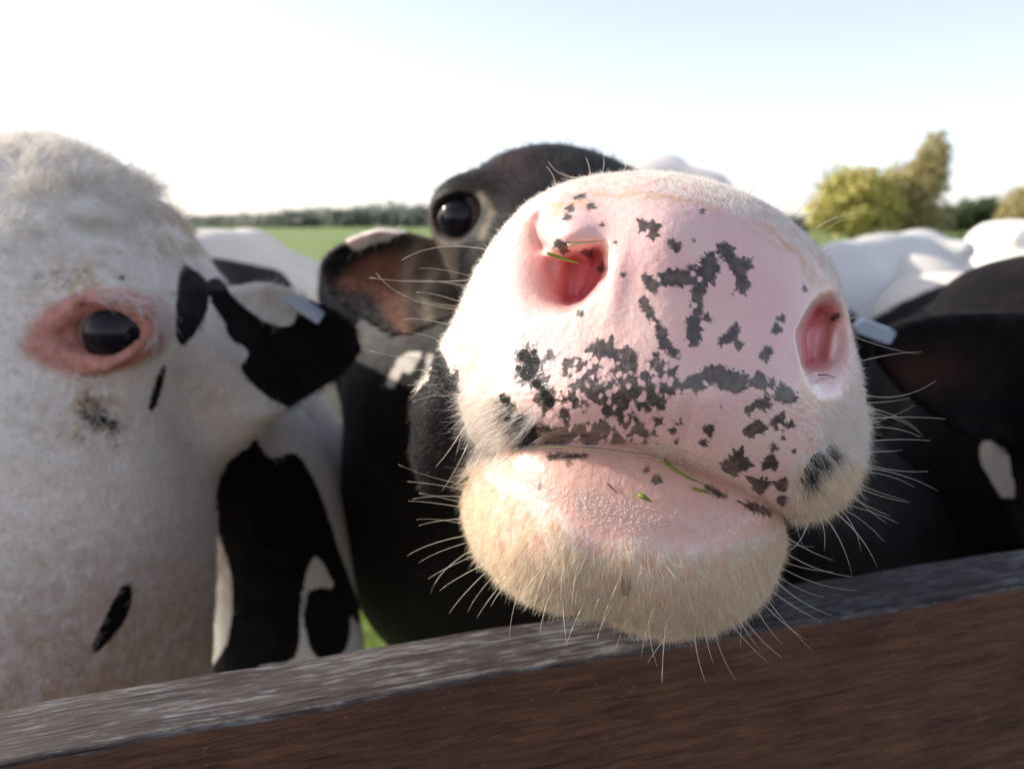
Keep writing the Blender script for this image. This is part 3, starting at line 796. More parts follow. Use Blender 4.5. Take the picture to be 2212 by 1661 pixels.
def ear_sdf(p, base, tip, up, ln_w, thick=.006, cup=.6):
    """leaf shaped ear: a curved thin shell from base to tip"""
    base = np.asarray(base); tip = np.asarray(tip)
    B = basis(tip - base, up)
    L = np.linalg.norm(tip - base)
    q = (p - base.astype(np.float32)) @ B.astype(np.float32)
    t = q[:, 0] / L
    w = ln_w * np.sqrt(np.clip(t * 1.9 + .25, 0, 1)) * np.sqrt(np.clip(1.02 - t, 0, 1)) * 1.25
    # z is across the ear (up), y is its thickness
    sh = q[:, 1] - cup * q[:, 2] ** 2 / max(ln_w, 1e-3)
    a = np.abs(sh) - thick
    b = np.abs(q[:, 2]) - w
    c = np.maximum(-t - .06, t - 1.0) * L
    return np.maximum(np.maximum(a, b * .7), c)

# ---- the near cow
MX = axis(-.50, (-.20, .03), (-.06, .006), (-.035, .003), (.150, .00082), (.20, .004), (.60, .03))
MY = axis(.22, (.24, .004), (.318, .00085), (.345, .0014), (.40, .0024), (.56, .005), (.72, .0045), (.90, .008), (1.3, .025), (3.0, .035))
MZ = axis(-.03, (.80, .03), (H - .19, .010), (H - .155, .0020), (H + .022, .00082), (H + .10, .0045), (H + .16, .006), (H + .4, .03))
EYE_M = P(1010, 470, .605); EYE_R = .0195
def muzzle_sdf(p):
    px, py, d = proj(p)
    far = (px < MAPX0) | (px > MAPX0 + MAPS * (MAPW - 1)) | (py < MAPY0) | (py > MAPY0 + MAPS * (MAPH - 1))
    s = sample(MUZ_SD, px, py); fr = sample(D_FRONT, px, py)
    barrel = .016 * np.clip((d - .325) / .09, 0, 1.6) ** 2 + .010 * np.clip((.315 - d) / .05, 0, 1) ** 2
    side = s * d / FPX + barrel
    f = smax(side, (fr - d), .016)
    f = np.maximum(f, d - .43)
    s2 = sample(CHIN_SD, px, py); fr2 = sample(D_CHIN, px, py)
    side2 = s2 * d / FPX + .02 * np.clip((d - .32) / .08, 0, 1.8) ** 2 + .012 * np.clip((.31 - d) / .04, 0, 1) ** 2
    g = smax(side2, fr2 - d, .018)
    g = np.maximum(g, d - .40)
    out = np.minimum(f, g)
    return np.where(far, np.maximum(out, .03), out)
def main_fn(p):
    f = muzzle_sdf(p)
    # face, brow, cheeks, jaw
    h = cap(p, P(1430, 670, .36), P(1340, 640, .62), .045, .080)
    h = smin(h, ell(p, P(1185, 520, .665), (.088, .085, .077)), .05)
    h = smin(h, ell(p, P(1545, 715, .66), (.088, .085, .080)), .06)
    h = smin(h, ell(p, P(1160, 560, .60), (.052, .05, .05)), .03)
    h = smin(h, ell(p, P(1600, 665, .55), (.060, .06, .062)), .04)
    h = smin(h, ell(p, P(1370, 640, .74), (.12, .10, .085)), .06)
    h = smin(h, cap(p, P(1400, 850, .42), P(1330, 860, .66), .062, .105), .05)
    h = smin(h, cap(p, P(1390, 1120, .40), P(1340, 1000, .64), .040, .075), .05)
    # dark hanging lip corner on the picture's left and the muzzle's own cheek
    h = smin(h, cap(p, P(985, 905, .345), P(945, 985, .355), .012, .0105), .01)
    h = smin(h, cap(p, P(945, 985, .355), P(930, 1045, .358), .0105, .0055), .006)
    h = smin(h, cap(p, P(1015, 870, .345), P(1150, 850, .40), .022, .035), .02)
    f = smin(f, h, .022)
    # orbit: rim, then the socket
    rim = ell(p, EYE_M + [-.001, .008, .002], (.029, .028, .029))
    f = smin(f, rim, .028)
    f = smax(f, -ell(p, EYE_M + [-.010, -.016, -.001], (.0225, .024, .0150), basis((1, .15, .50))), .007)
    # ears
    e = ear_sdf(p, P(985, 600, .74), P(695, 590, .80), (.25, -.35, 1), .052, .007, .55)
    f = smin(f, e, .018)
    e = ear_sdf(p, P(1640, 700, .76), P(1790, 800, .84), (-.3, -.3, 1), .048, .006, -.55)
    f = smin(f, e, .018)
    # neck, trunk
    b = cap(p, P(1350, 760, .78), (.05, 1.28, H - .28), .12, .25)
    b = smin(b, cap(p, (-.03, 1.02, H - .22), (-.015, 1.16, H - .44), .19, .25), .10)
    b = smin(b, cap(p, (.16, 1.05, H - .30), (.20, 1.25, H - .55), .20, .24), .10)
    b = smin(b, cap(p, P(1600, 1120, .62), P(1760, 1200, 1.05), .07, .17), .06)
    b = smin(b, ell(p, (.05, 1.36, H - .42), (.29, .30, .38)), .12)
    b = smin(b, ell(p, (.27, 1.95, H - .40), (.34, .78, .42), basis((.95, -.30, 0))), .15)
    b = smin(b, ell(p, (.45, 2.58, H - .24), (.27, .28, .30)), .12)
    b = smin(b, cap(p, (.11, 1.25, H - .06), (.50, 2.7, H + .13), .09, .09), .12)
    b = smin(b, ell(p, (.43, 2.45, H + .04), (.31, .55, .118), basis((.95, -.30, 0))), .05)
    b = legs(p, b, .08, 1.32, .45, 2.60, .85, .95)
    f = smin(f, b, .06)
    return f
def mslack(C):
    px, py, d = proj(C)
    return np.where((d > .235) & (d < .42) & (px > 900) & (px < 1950) & (py > 320) & (py < 1420), .05, 0)
V, F = surface(main_fn, MX, MY, MZ, mslack)
V = relax(V, F, 2)
Nn = vnormals(V, F).astype(np.float32)
px, py, d = proj(V)
near = d < .43
print("near cow", len(V))
PIG = [  # centre line, radius in picture units
 ([(1390, 485), (1415, 490)], 9), ([(1413, 507)], 8), ([(1450, 525), (1462, 532)], 9), ([(1518, 457)], 5),
 ([(1562, 535), (1572, 548), (1590, 578), (1612, 572)], 12), ([(1598, 590), (1606, 620)], 10),
 ([(1535, 562), (1522, 598)], 15), ([(1440, 602), (1480, 600), (1515, 602)], 13), ([(1492, 580)], 9), ([(1510, 630)], 14), ([(1505, 655), (1503, 680)], 9),
 ([(1398, 602), (1411, 617)], 11), ([(1388, 650), (1405, 680), (1428, 712), (1432, 750)], 7), ([(1440, 742), (1452, 762)], 7),
 ([(1500, 700), (1500, 735)], 13), ([(1526, 690)], 10), ([(1560, 738), (1590, 712)], 7), ([(1578, 722), (1598, 746)], 6),
 ([(1690, 688)], 7), ([(1680, 710)], 9), ([(1650, 768), (1660, 758)], 11), ([(1140, 772), (1142, 800)], 24), ([(1160, 815), (1170, 835)], 16), ([(1180, 862)], 18),
 ([(1188, 768)], 9), ([(1228, 785), (1262, 805)], 13), ([(1290, 752), (1312, 756)], 14), ([(1350, 762), (1364, 775)], 11), ([(1250, 832)], 17), ([(1290, 802)], 10),
 ([(1340, 802), (1352, 812)], 11), ([(1405, 785)], 8), ([(1290, 852), (1340, 862), (1400, 852)], 17), ([(1428, 795), (1462, 842)], 12), ([(1380, 830)], 13), ([(1320, 885)], 14),
 ([(1350, 900), (1380, 945)], 14), ([(1425, 868)], 12), ([(1300, 920)], 13), ([(1268, 935)], 17), ([(1218, 895)], 10), ([(1180, 942), (1290, 955), (1330, 962)], 17), ([(1130, 930), (1110, 915)], 22),
 ([(1325, 950)], 10), ([(1500, 825), (1550, 808), (1602, 822)], 14), ([(1560, 830), (1590, 840)], 10), ([(1640, 825), (1668, 838), (1702, 858)], 13), ([(1652, 872)], 14), ([(1620, 888)], 9),
 ([(1680, 910)], 14), ([(1710, 917)], 7), ([(1622, 932), (1642, 922)], 12), ([(1532, 930)], 12), ([(1518, 956)], 6), ([(1445, 815)], 11), ([(1423, 966)], 6),
 ([(1580, 1010), (1598, 998)], 19), ([(1665, 998)], 13), ([(1672, 965)], 7), ([(1640, 1052)], 14), ([(1690, 1046)], 14), ([(1692, 1085)], 11), ([(1612, 1082)], 7),
 ([(1215, 535), (1208, 528)], 9), ([(1262, 546), (1274, 546)], 6), ([(1300, 580)], 8), ([(1230, 452)], 8), ([(1275, 445)], 8), ([(1226, 468)], 7), ([(1300, 485)], 4),
 ([(1255, 677)], 7), ([(1348, 593)], 4), ([(1740, 625)], 5), ([(1836, 645)], 7), ([(1798, 688), (1812, 682)], 4), ([(1240, 428), (1262, 424)], 4)]
rs = random.Random(5)
STARS = []     # x, y, r, number of points, turn, stretch
for pts, r in PIG:
    dense = 1200 < pts[0][0] < 1475 and pts[0][1] > 740
    L = sum(math.dist(pts[k], pts[k + 1]) for k in range(len(pts) - 1))
    n = max(1, int(L / (r * .85)) + 1)
    for q in range(n):
        t = (q / (n - 1) if n > 1 else 0) * L; c = pts[0]
        for k in range(len(pts) - 1):
            l = math.dist(pts[k], pts[k + 1])
            if t <= l or k == len(pts) - 2:
                u = min(1, t / l); c = (pts[k][0] + (pts[k + 1][0] - pts[k][0]) * u, pts[k][1] + (pts[k + 1][1] - pts[k][1]) * u); break
            t -= l
        STARS.append((c[0] + rs.uniform(-.2, .2) * r, c[1] + rs.uniform(-.2, .2) * r, r * rs.uniform(.85, 1.25) * (1.3 if dense else 1.2), rs.choice((6, 7, 8, 9)), rs.uniform(0, 6.28), rs.uniform(.3, .75)))
for _ in range(95):
    STARS.append((rs.uniform(1215, 1465), rs.uniform(765, 965), rs.uniform(5, 13), rs.choice((4, 5, 6)), rs.uniform(0, 6.28), rs.uniform(.4, .9)))
for cx, cy, r in ((1470, 915, 5), (1585, 635, 3), (1330, 525, 3), (1692, 946, 5), (1752, 950, 4), (1715, 975, 3), (1560, 880, 3), (1420, 560, 2.5), (1500, 520, 2.5)):
    STARS.append((cx, cy, r, 5, 0.3, .4))
def star_field(x, y, soft):
    best = np.full(x.shape, -9.0)
    for (cx, cy, r, n, ph, amp) in STARS:
        dx, dy = x - cx, y - cy
        m = (np.abs(dx) < r * 2.2 + 25) & (np.abs(dy) < r * 2.2 + 25)
        if not m.any(): continue
        a = np.arctan2(dy[m], dx[m]); w = n * .5 * (a + .35 * np.sin(a * 2 + ph * 3)) + ph
        sp_ = 1 - np.abs(np.sin(w)); k = np.floor(w / np.pi + .5)
        hk = np.abs(np.sin(k * 12.9898 + cx * .73 + cy)) * 1.5
        rr = r * (.86 + .16 * np.sin(3 * a + cx) + amp * hk * sp_ ** 2.2)
        best[m] = np.maximum(best[m], (rr - np.hypot(dx[m], dy[m])) / soft)
    return np.clip(best, -2.5, 2.5)
ISLES = []
for _ in range(95):
    x, y = rs.uniform(1205, 1470), rs.uniform(775, 965)
    l = rs.uniform(2, 13); a = R(rs.uniform(48, 80)); ISLES.append(([(x, y), (x - l * math.cos(a), y + l * math.sin(a))], rs.uniform(2.5, 6.0)))
for _ in range(26):
    x, y = rs.uniform(1500, 1710), rs.uniform(800, 920)
    l = rs.uniform(2, 10); a = R(rs.uniform(100, 150)); ISLES.append(([(x, y), (x - l * math.cos(a), y + l * math.sin(a))], rs.uniform(2.5, 5.0)))
for q in ((1497, 592), (1512, 603), (1440, 625), (1585, 605), (1520, 700), (1412, 700), (1406, 690), (1500, 660)): ISLES.append(([q], rs.uniform(4, 7)))
PIG_LIP = [([(1420, 1035)], 9), ([(1530, 1056), (1560, 1070)], 8), ([(1620, 1092), (1660, 1108)], 9), ([(1190, 985), (1260, 985)], 6), ([(1395, 1012)], 6), ([(1230, 1002)], 5), ([(1165, 1048)], 4)]
COATK = [([(1132, 768)], 17), ([(1150, 782), (1138, 806)], 19), ([(1120, 795)], 11), ([(1158, 828)], 13), ([(1178, 855), (1186, 868)], 15), ([(1170, 838)], 8), ([(1152, 760)], 9),
         ([(1090, 860)], 13), ([(1104, 882)], 11), ([(1125, 905), (1118, 922)], 12), ([(1150, 940), (1165, 925)], 14), ([(1140, 952)], 16), ([(1096, 905)], 8),
         ([(1750, 1020)], 16), ([(1768, 995)], 18), ([(1796, 975)], 13), ([(1740, 1040)], 9), ([(1785, 1005)], 11), ([(1810, 985)], 8), ([(1760, 1040)], 8)]
is_chin = near & (sample(CHIN_SD, px, py) < 4) & ((sample(MUZ_SD, px, py) > -3) | (d > sample(D_FRONT, px, py) + .012)) & (py > 960)
def field(strokes, x, y, soft=11.0):
    best = np.full(x.shape, -9.0)
    for pts, r in strokes: best = np.maximum(best, (r - line_d(x, y, pts)) / soft)
    return np.clip(best, -2.5, 2.5)
front = near & (np.abs(d - np.where(is_chin, sample(D_CHIN, px, py), sample(D_FRONT, px, py))) < .03)
pig = np.where(front & ~is_chin, np.minimum(np.maximum(star_field(px, py, 7.), field(PIG, px, py, 8.) - .15), -2.2 * field(ISLES, px, py, 7.) - .1), -2.5)
pig = np.where(front & is_chin, field(PIG_LIP, px, py), pig)
FURL = smooth_poly([(1165, 425), (1240, 415), (1330, 415), (1420, 412), (1500, 430), (1580, 462), (1660, 490), (1720, 535), (1775, 590), (1805, 640), (1830, 700), (1838, 780),
    (1812, 850), (1775, 870), (1760, 900), (1762, 940), (1735, 965), (1712, 1000), (1706, 1060), (1690, 1100), (1640, 1092), (1560, 1052), (1400, 991), (1300, 976), (1190, 972), (1165, 925), (1170, 885),
    (1110, 860), (1060, 800), (1050, 720), (1055, 650), (1075, 580), (1110, 500)], 4)
furf = np.clip(.5 + poly_sd(px, py, FURL) / 50.0, 0, 1)
furf = np.where(front, furf, 1.0)
CHINSKIN = smooth_poly([(1060, 1010), (1130, 965), (1300, 950), (1420, 975), (1560, 1030), (1690, 1105), (1680, 1140), (1600, 1165), (1480, 1175), (1380, 1160), (1300, 1175), (1260, 1150), (1200, 1105), (1130, 1060), (1080, 1035)], 4)
furf = np.where(is_chin, np.clip(.5 + poly_sd(px, py, CHINSKIN) / 70.0, 0, 1), furf)
furf = np.where(front & ~is_chin, np.maximum(furf, np.clip(.3 + field(COATK[:7], px, py, 12.), 0, 1)), furf)
red = np.where(front & ~is_chin, sample(RED, px, py), 0)
red = np.where(front & ~is_chin & (px > 1600), np.maximum(red, np.clip(-poly_sd(px, py, NOST_R) / 40., 0, .5)), red)
lip = np.where(is_chin, 1.0, 0) * (1 - furf * .5)
lip = np.maximum(lip, np.where(front & ~is_chin, .9 * np.exp(-((px - 1805) / 34.) ** 2 - ((py - 775) / 85.) ** 2), 0))
tan = np.where(front & ~is_chin, np.exp(-((sample(MUZ_SD, px, py) + 42) / 20.0) ** 2) * ((py < 640) & (px > 1180)) * .9, 0)
tan = np.maximum(tan, np.where(front, np.exp(-((px - 1835) / 12.) ** 2 - ((py - 780) / 70.) ** 2), 0))
wet = np.where(front & ~is_chin, np.clip((py - 620) / 250., 0, 1) * .9 + .25, .2)
wet = np.where(is_chin, .5, wet)
wet = np.maximum(wet, np.where(front, np.exp(-((px - 1110) / 60.) ** 2 - ((py - 720) / 60.) ** 2), 0))
# black coat: everything behind the muzzle, patches on the muzzle
coat = np.where(near, field(COATK, px, py, 13.), 1.6)
cheek = np.clip((d - (.336 + .010 * np.sin(px * .05) )) / .012, -2.5, 2.5)
low = np.clip((py - 800) / 60., -2.5, 2.5)
coat = np.maximum(coat, np.where(near & (px < 1400) & ~is_chin, np.minimum(cheek + .6, low), -2.5))
coat = np.maximum(coat, np.clip((d - .375) / .02, -2.5, 2.5))
FLAP = smooth_poly([(940, 745), (968, 790), (985, 850), (1005, 920), (1030, 975), (1000, 1000), (965, 1085), (890, 1085), (860, 980), (880, 870), (925, 820)], 3)
coat = np.where(near & ~is_chin, np.maximum(coat, np.clip(-poly_sd(px, py, FLAP) / 9., -2.5, 2.5)), coat)
coat = np.where(is_chin & (d < .39), -2.5, coat)
WH = [(P(1350, 345, 2.4), .55), (P(1500, 380, 2.3), .55)]
for c, r in WH: coat = np.where(d > 1.3, np.minimum(coat, (np.linalg.norm((V - c) * [1, .45, 1], axis=1) - r) / .05), coat)
neckw = [([(890, 712), (905, 740), (880, 790)], 16), ([(868, 780), (845, 828)], 10), ([(930, 770), (925, 800)], 7)]
coat = np.where((d > .7) & (d < 1.6), np.minimum(coat, -field(neckw, px, py, 8.)), coat)
earm = (d > .71) & (d < .90) & (px < 950) & (py > 430) & (py < 760)
EARW = smooth_poly([(745, 515), (765, 490), (830, 445), (900, 435), (915, 478), (860, 508), (800, 530), (765, 540)], 3)
coat = np.where(earm, np.minimum(1.6, poly_sd(px, py, EARW) / 7.), coat)
RUST = smooth_poly([(740, 605), (806, 555), (872, 552), (885, 600), (872, 640), (880, 715), (850, 690), (806, 630), (761, 618)], 3)
rust = np.where(earm, np.clip(.5 - poly_sd(px, py, RUST) / 40., 0, .8), 0)
face = (d > .5) & (d < .75) & ~earm
rust = np.maximum(rust, np.where(face, .07 * np.exp(-((px - 1090) / 70.) ** 2 - ((py - 360) / 45.) ** 2), 0))
cream = np.where((d > .55) & (d < .85), np.exp(-(line_d(px, py, [(900, 535), (878, 585), (880, 630)]) / 14.) ** 2) * .55 + np.exp(-(line_d(px, py, [(938, 590), (912, 638), (935, 712)]) / 12.) ** 2) * .5
        + np.where((d < .80) & (px < 990), .38 * np.exp(-((px - 930) / 55.) ** 2 - ((py - 590) / 110.) ** 2), 0) + .35 * np.exp(-(line_d(px, py, [(1040, 420), (1062, 460), (1040, 510)]) / 9.) ** 2), 0)
ang = np.arctan2(py - 760, px - 1500); ang = np.where(ang < -1.57, ang + 2 * np.pi, ang); rdi = np.hypot(px - 1500, py - 760) / 100.
sockd = np.linalg.norm(V - EYE_M, axis=1)
cow = empty("cow", (0.10, 1.6, 0))
tag(cow, "black cow with white freckled pink muzzle stretched over the fence towards the camera", "cow")
body = child("body", V, F, M_HIDE, cow)
for nme, a in (("pig", pig), ("fur", furf), ("red", red), ("lip", lip), ("tan", tan), ("wet", wet), ("coat", coat), ("rust", rust), ("cream", cream), ("close", near * 1.0), ("ang", ang), ("rad", rdi)):
    set_attr(body.data, nme, a)
eyeball(cow, EYE_M + [-.004, .004, 0], EYE_R, (-.5, -.85, .05))
eyeball(cow, P(1735, 690, .61), EYE_R)

# fur of the near cow
NC = np.array([1560., 760.])
def comb(p, n):
    x, y, dd = proj(p)
    ch = (y > 1000) & (sample(CHIN_SD, x, y) < 12)
    vx = np.where(ch, (x - 1360) * .9, x - NC[0]); vy = np.where(ch, np.abs(y - 950) + 120, y - NC[1])
    # picture direction outward, and back along the head
    l = np.hypot(vx, vy) + 1e-6
    back = np.where(ch, .15, .45)
    low_l = (~ch) & (y > 830)
    vy = np.where(low_l, vy + 260, vy)
    l = np.hypot(vx, vy) + 1e-6
    return np.stack([vx / l, back + 0 * vx - vy / l * sp * .2, -vy / l], 1)
fv = np.where(near, np.clip((furf - .35) / .5, 0, 1) ** 1.6, 0)
fv = fv * (Nn[:, 1] < .75) * (d < .40)
edge_boost = 1 + 0.0 * fv
length = np.where(is_chin, .0062, .0034)
length = np.where(near & ~is_chin & (py > 860), .0075, length)
length = np.where(near & ~is_chin & (py < 560), .0030, length)
length = np.where(near & ~is_chin & (py > 850) & (px < 1180), .0125, length)
length = np.where(near & ~is_chin & (poly_sd(px, py, FLAP) < 12), .0034, length)
length = np.where(near & (field(COATK[:7], px, py, 12.) > -.5), .0016, length)
length = np.where(is_chin & (py < 1180), .0050, length)
length = length * np.clip(furf + .25, .4, 1)
coatF = coat[F].mean(1)
def hcol(p, f):
    k = coatF[f] + rng.normal(0, .35, len(f))
    x, y, dd = proj(p)
    w = np.array([.90, .86, .80]) * rng.uniform(.75, 1.1, (len(f), 1))
    chin = (y > 1000)[:, None]
    w = np.where(chin, np.array([.92, .80, .62]) * rng.uniform(.72, 1.08, (len(f), 1)), w)
    gold = (rng.random(len(f)) < .10)[:, None]
    w = np.where(gold, w * [.92, .78, .58], w)
    b = np.array([.014, .012, .012]) * rng.uniform(.5, 2.2, (len(f), 1))
    return np.where((k > 0)[:, None], b, w)
fur("fur", V, F, Nn, fv * (1 + .6 * is_chin), length, comb, hcol, .00005, 150000, cow, lift=.40, jitter=.20, clump=.003, camt=.13)
hv = np.where((d > .40) & (d < .92), 1.0, 0)
def comb_back(p, n): return np.tile(np.array([-.1, .9, -.35]), (len(p), 1))
fcol = rust[F].mean(1); ccol = cream[F].mean(1)
def hcol2(p, f):
    b = np.array([.009, .008, .008]) * rng.uniform(.4, 2.0, (len(f), 1))
    w = np.array([.75, .70, .62]) * rng.uniform(.8, 1.1, (len(f), 1))
    c = np.where((coatF[f] > 0)[:, None], b, w)
    c = c + (np.array([.22, .08, .04]) - c) * fcol[f][:, None] * .8
    return c + (np.array([.42, .33, .24]) - c) * np.clip(ccol[f], 0, 1)[:, None] * .8
fur("fur", V, F, Nn, hv * (sockd > .024), np.full(len(V), .011), comb_back, hcol2, .00016, 45000, cow, lift=.3, jitter=.3, npt=4)

# nearest-surface lookup for things that sit on the muzzle
from mathutils.bvhtree import BVHTree
BVH = BVHTree.FromPolygons([tuple(map(float, v)) for v in V], [tuple(map(int, q)) for q in F[np.isin(F, np.nonzero(near)[0]).all(1)]])
def hit(x, y):
    o = Vector((0, 0, H)); v = Vector(P(x, y, 1.0)) - o; v.normalize()
    loc, nor, i, dist = BVH.ray_cast(o, v)
    if loc is None: 
        loc, nor, i, dist = BVH.find_nearest(Vector(P(x, y, .33)))
    if nor.dot(v) > 0: nor = -nor
    return np.array(loc), np.array(nor)

# whiskers: base and tip in picture units, bend
WK = [((1255, 382), (1185, 350), -14), ((1200, 400), (1180, 360), 4), ((1275, 384), (1265, 340), 3), ((1290, 382), (1302, 336), 8), ((1340, 376), (1355, 340), 4), ((1240, 392), (1210, 372), 2),
 ((1042, 527), (868, 562), 12), ((1012, 592), (905, 580), 3), ((1006, 592), (798, 600), -12), ((1000, 612), (868, 608), 3), ((985, 650), (900, 632), 4), ((978, 660), (812, 590), -22), ((980, 655), (868, 648), -3),
 ((968, 700), (872, 690), 4), ((962, 742), (868, 716), 6), ((955, 768), (800, 758), -9), ((950, 800), (866, 806), 5), ((948, 830), (880, 832), 0), ((945, 850), (890, 868), 0), ((960, 788), (915, 782), 0),
 ((1000, 920), (940, 1010), -4), ((1020, 925), (955, 1060), -6), ((1040, 940), (985, 1050), -3), ((1060, 940), (1010, 1048), 4), ((1090, 950), (1040, 1060), 3), ((1015, 900), (985, 980), 2),
 ((1100, 985), (1050, 1040), 8), ((1020, 1050), (860, 1003), -6), ((1015, 1062), (880, 1040), 3), ((1010, 1075), (890, 1078), 5), ((1005, 1090), (905, 1065), 2), ((1000, 1100), (882, 1082), 4),
 ((1000, 1120), (905, 1135), 3), ((998, 1140), (900, 1122), 8), ((1000, 1160), (880, 1200), 7), ((1005, 1175), (905, 1215), 5), ((1010, 1190), (930, 1282), 10), ((1020, 1205), (925, 1250), 4), ((1035, 1230), (950, 1275), 5),
 ((1045, 1240), (970, 1325), 3), ((1060, 1250), (1010, 1322), 3), ((1080, 1265), (1030, 1335), 2), ((1110, 1240), (1060, 1310), 3), ((1130, 1250), (1100, 1380), 6), ((1170, 1230), (1120, 1300), 3), ((1190, 1280), (1165, 1370), 3),
 ((1180, 1230), (1150, 1330), 4), ((1220, 1210), (1212, 1300), 3), ((1215, 1290), (1225, 1395), 2), ((1250, 1210), (1235, 1330), 4), ((1270, 1290), (1222, 1395), 3), ((1310, 1260), (1280, 1330), 2), ((1330, 1300), (1290, 1380), 5),
 ((1350, 1230), (1302, 1340), 3), ((1360, 1330), (1330, 1400), 2), ((1400, 1340), (1420, 1440), 4), ((1440, 1340), (1430, 1475), 2), ((1420, 1300), (1385, 1420), 5), ((1470, 1350), (1400, 1430), 5), ((1500, 1350), (1525, 1475), 6),
 ((1540, 1340), (1590, 1470), 8), ((1520, 1345), (1540, 1430), 2), ((1570, 1330), (1660, 1430), 6), ((1590, 1320), (1640, 1400), 4), ((1600, 1320), (1690, 1420), 8), ((1610, 1310), (1600, 1400), 3), ((1630, 1300), (1690, 1390), 6),
 ((1640, 1290), (1740, 1380), 6), ((1650, 1280), (1755, 1405), 5), ((1660, 1270), (1770, 1340), 4), ((1670, 1250), (1800, 1330), 9), ((1675, 1240), (1780, 1290), 6), ((1680, 1220), (1850, 1275), 12), ((1685, 1210), (1800, 1235), 5),
 ((1690, 1190), (1840, 1245), 10), ((1692, 1170), (1760, 1180), 4), ((1690, 1150), (1800, 1210), 6),
 ((1860, 850), (2022, 822), 20), ((1866, 870), (1965, 860), 3), ((1866, 880), (1985, 930), -10), ((1868, 890), (1995, 942), -12), ((1868, 905), (2043, 905), -4), ((1868, 920), (1975, 875), 4), ((1868, 925), (1990, 945), -10),
 ((1866, 955), (2010, 952), -4), ((1866, 975), (1950, 972), 2), ((1862, 1000), (2005, 1018), 7), ((1858, 1010), (2026, 1060), -10), ((1855, 1020), (1975, 1052), -9), ((1845, 1040), (1955, 1080), 3), ((1840, 1045), (1965, 1085), 6),
 ((1835, 1060), (1915, 1130), 3), ((1830, 1065), (1925, 1115), 4), ((1815, 1085), (1940, 1130), -4), ((1800, 1085), (1860, 1190), -12), ((1795, 1090), (1910, 1170), -10), ((1785, 1095), (1895, 1225), -14), ((1770, 1100), (1840, 1240), -10),
 ((1750, 1105), (1690, 1200), -16), ((1765, 1100), (1780, 1190), -8), ((1720, 1110), (1735, 1180), 4), ((1860, 780), (1992, 760), -4), ((1850, 720), (1985, 765), 8), ((1835, 690), (1925, 650), 3),
 ((1740, 490), (1800, 360), 5), ((1735, 485), (1765, 430), 3), ((1750, 500), (1890, 462), -14), ((1760, 520), (1850, 470), -10), ((1705, 470), (1745, 430), 4), ((1715, 475), (1800, 455), -5), ((1690, 460), (1640, 440), 3),
 ((1610, 425), (1650, 370), 3), ((1560, 440), (1580, 420), 2), ((1600, 450), (1615, 432), 0)]
for (b, t, bend) in WK:
    p0, n0 = hit(*b)
    L = math.hypot(t[0] - b[0], t[1] - b[1])
    dd = (p0[1] * cp - (p0[2] - H) * sp)
    p2 = P(t[0], t[1], dd + L * .00003 * (1 if random.random() < .3 else -1.2) * random.random())
    nx_, ny_ = -(t[1] - b[1]) / L, (t[0] - b[0]) / L
    pm = P((b[0] + t[0]) / 2 + nx_ * bend, (b[1] + t[1]) / 2 + ny_ * bend, dd - .002)
    pm = 2 * pm - (p0 + p2) / 2
    ts = np.linspace(0, 1, 9)[:, None]
    pts = (1 - ts) ** 2 * (p0 - n0 * .001) + 2 * ts * (1 - ts) * pm + ts ** 2 * p2
    r0 = random.uniform(.00012, .0002)
    Vw, Fw = tube(pts, r0 * np.linspace(1, .28, 9), 5)
    child("whisker", Vw, Fw, M_WHISK, cow)

# foam bubbles on the lower lip and wet cheek
def foam():
    m, nt, b = new_mat("saliva_foam"); N = NB(nt)
    tr = N.n("ShaderNodeBsdfTransparent"); gl = b; b.inputs["Base Color"].default_value = (.92, .88, .85, 1); b.inputs["Roughness"].default_value = .12
    lw = N.n("ShaderNodeLayerWeight"); lw.inputs[0].default_value = .35
    mx = N.n("ShaderNodeMixShader"); N.put(mx.inputs[0], N.math('MULTIPLY_ADD', lw.outputs["Facing"], .6, .10, clamp=True))
    nt.links.new(tr.outputs[0], mx.inputs[1]); nt.links.new(gl.outputs[0], mx.inputs[2]); nt.links.new(mx.outputs[0], nt.nodes["Material Output"].inputs[0])
    bm = bmesh.new(); bmesh.ops.create_icosphere(bm, subdivisions=2, radius=1); iv = np.array([v.co for v in bm.verts]); fi = np.array([[v.index for v in f.verts] for f in bm.faces]); bm.free()
    Vs, Fs = [], []
    area = smooth_poly([(1120, 1020), (1200, 1050), (1290, 1060), (1420, 1110), (1540, 1110), (1640, 1130), (1600, 1155), (1480, 1165), (1390, 1150), (1300, 1140), (1230, 1105), (1160, 1070)], 3)
    n = 0
    while n < 2200:
        x = random.uniform(1090, 1660); y = random.uniform(1000, 1180)
        s = float(poly_sd(np.array([x]), np.array([y]), area)[0])
        if s > random.uniform(-20, 14): continue
        p, nn = hit(x, y); r = random.choice([.00013, .00016, .0002, .00022, .00028, .0004]) * random.uniform(.8, 1.1)
        Vs.append(iv * r + p + nn * r * .25); Fs.append(fi + 42 * n); n += 1
    for k in range(170):
        x, y = random.gauss(1110, 34), random.gauss(725, 34)
        p, nn = hit(x, y); r = random.uniform(.00018, .00045)
        Vs.append(iv * r + p + nn * r * .2); Fs.append(fi + 42 * n); n += 1
    o = child("foam", np.concatenate(Vs), np.concatenate(Fs), m, cow); o['kind'] = 'stuff'
    md, nt, b = new_mat("saliva_water"); b.inputs["Roughness"].default_value = .02; b.inputs["Transmission Weight"].default_value = 1; b.inputs["IOR"].default_value = 1.33
    p, nn = hit(1353, 1262)
    dv = []
    for v in iv:
        s = 1 - .55 * max(0, v[2])
        dv.append(p + nn * .001 + np.array([v[0] * .0018 * s, v[1] * .0018 * s, v[2] * .0034 + (.001 if v[2] > 0 else 0)]))
    child("saliva_drop", dv, fi, md, cow)
foam()

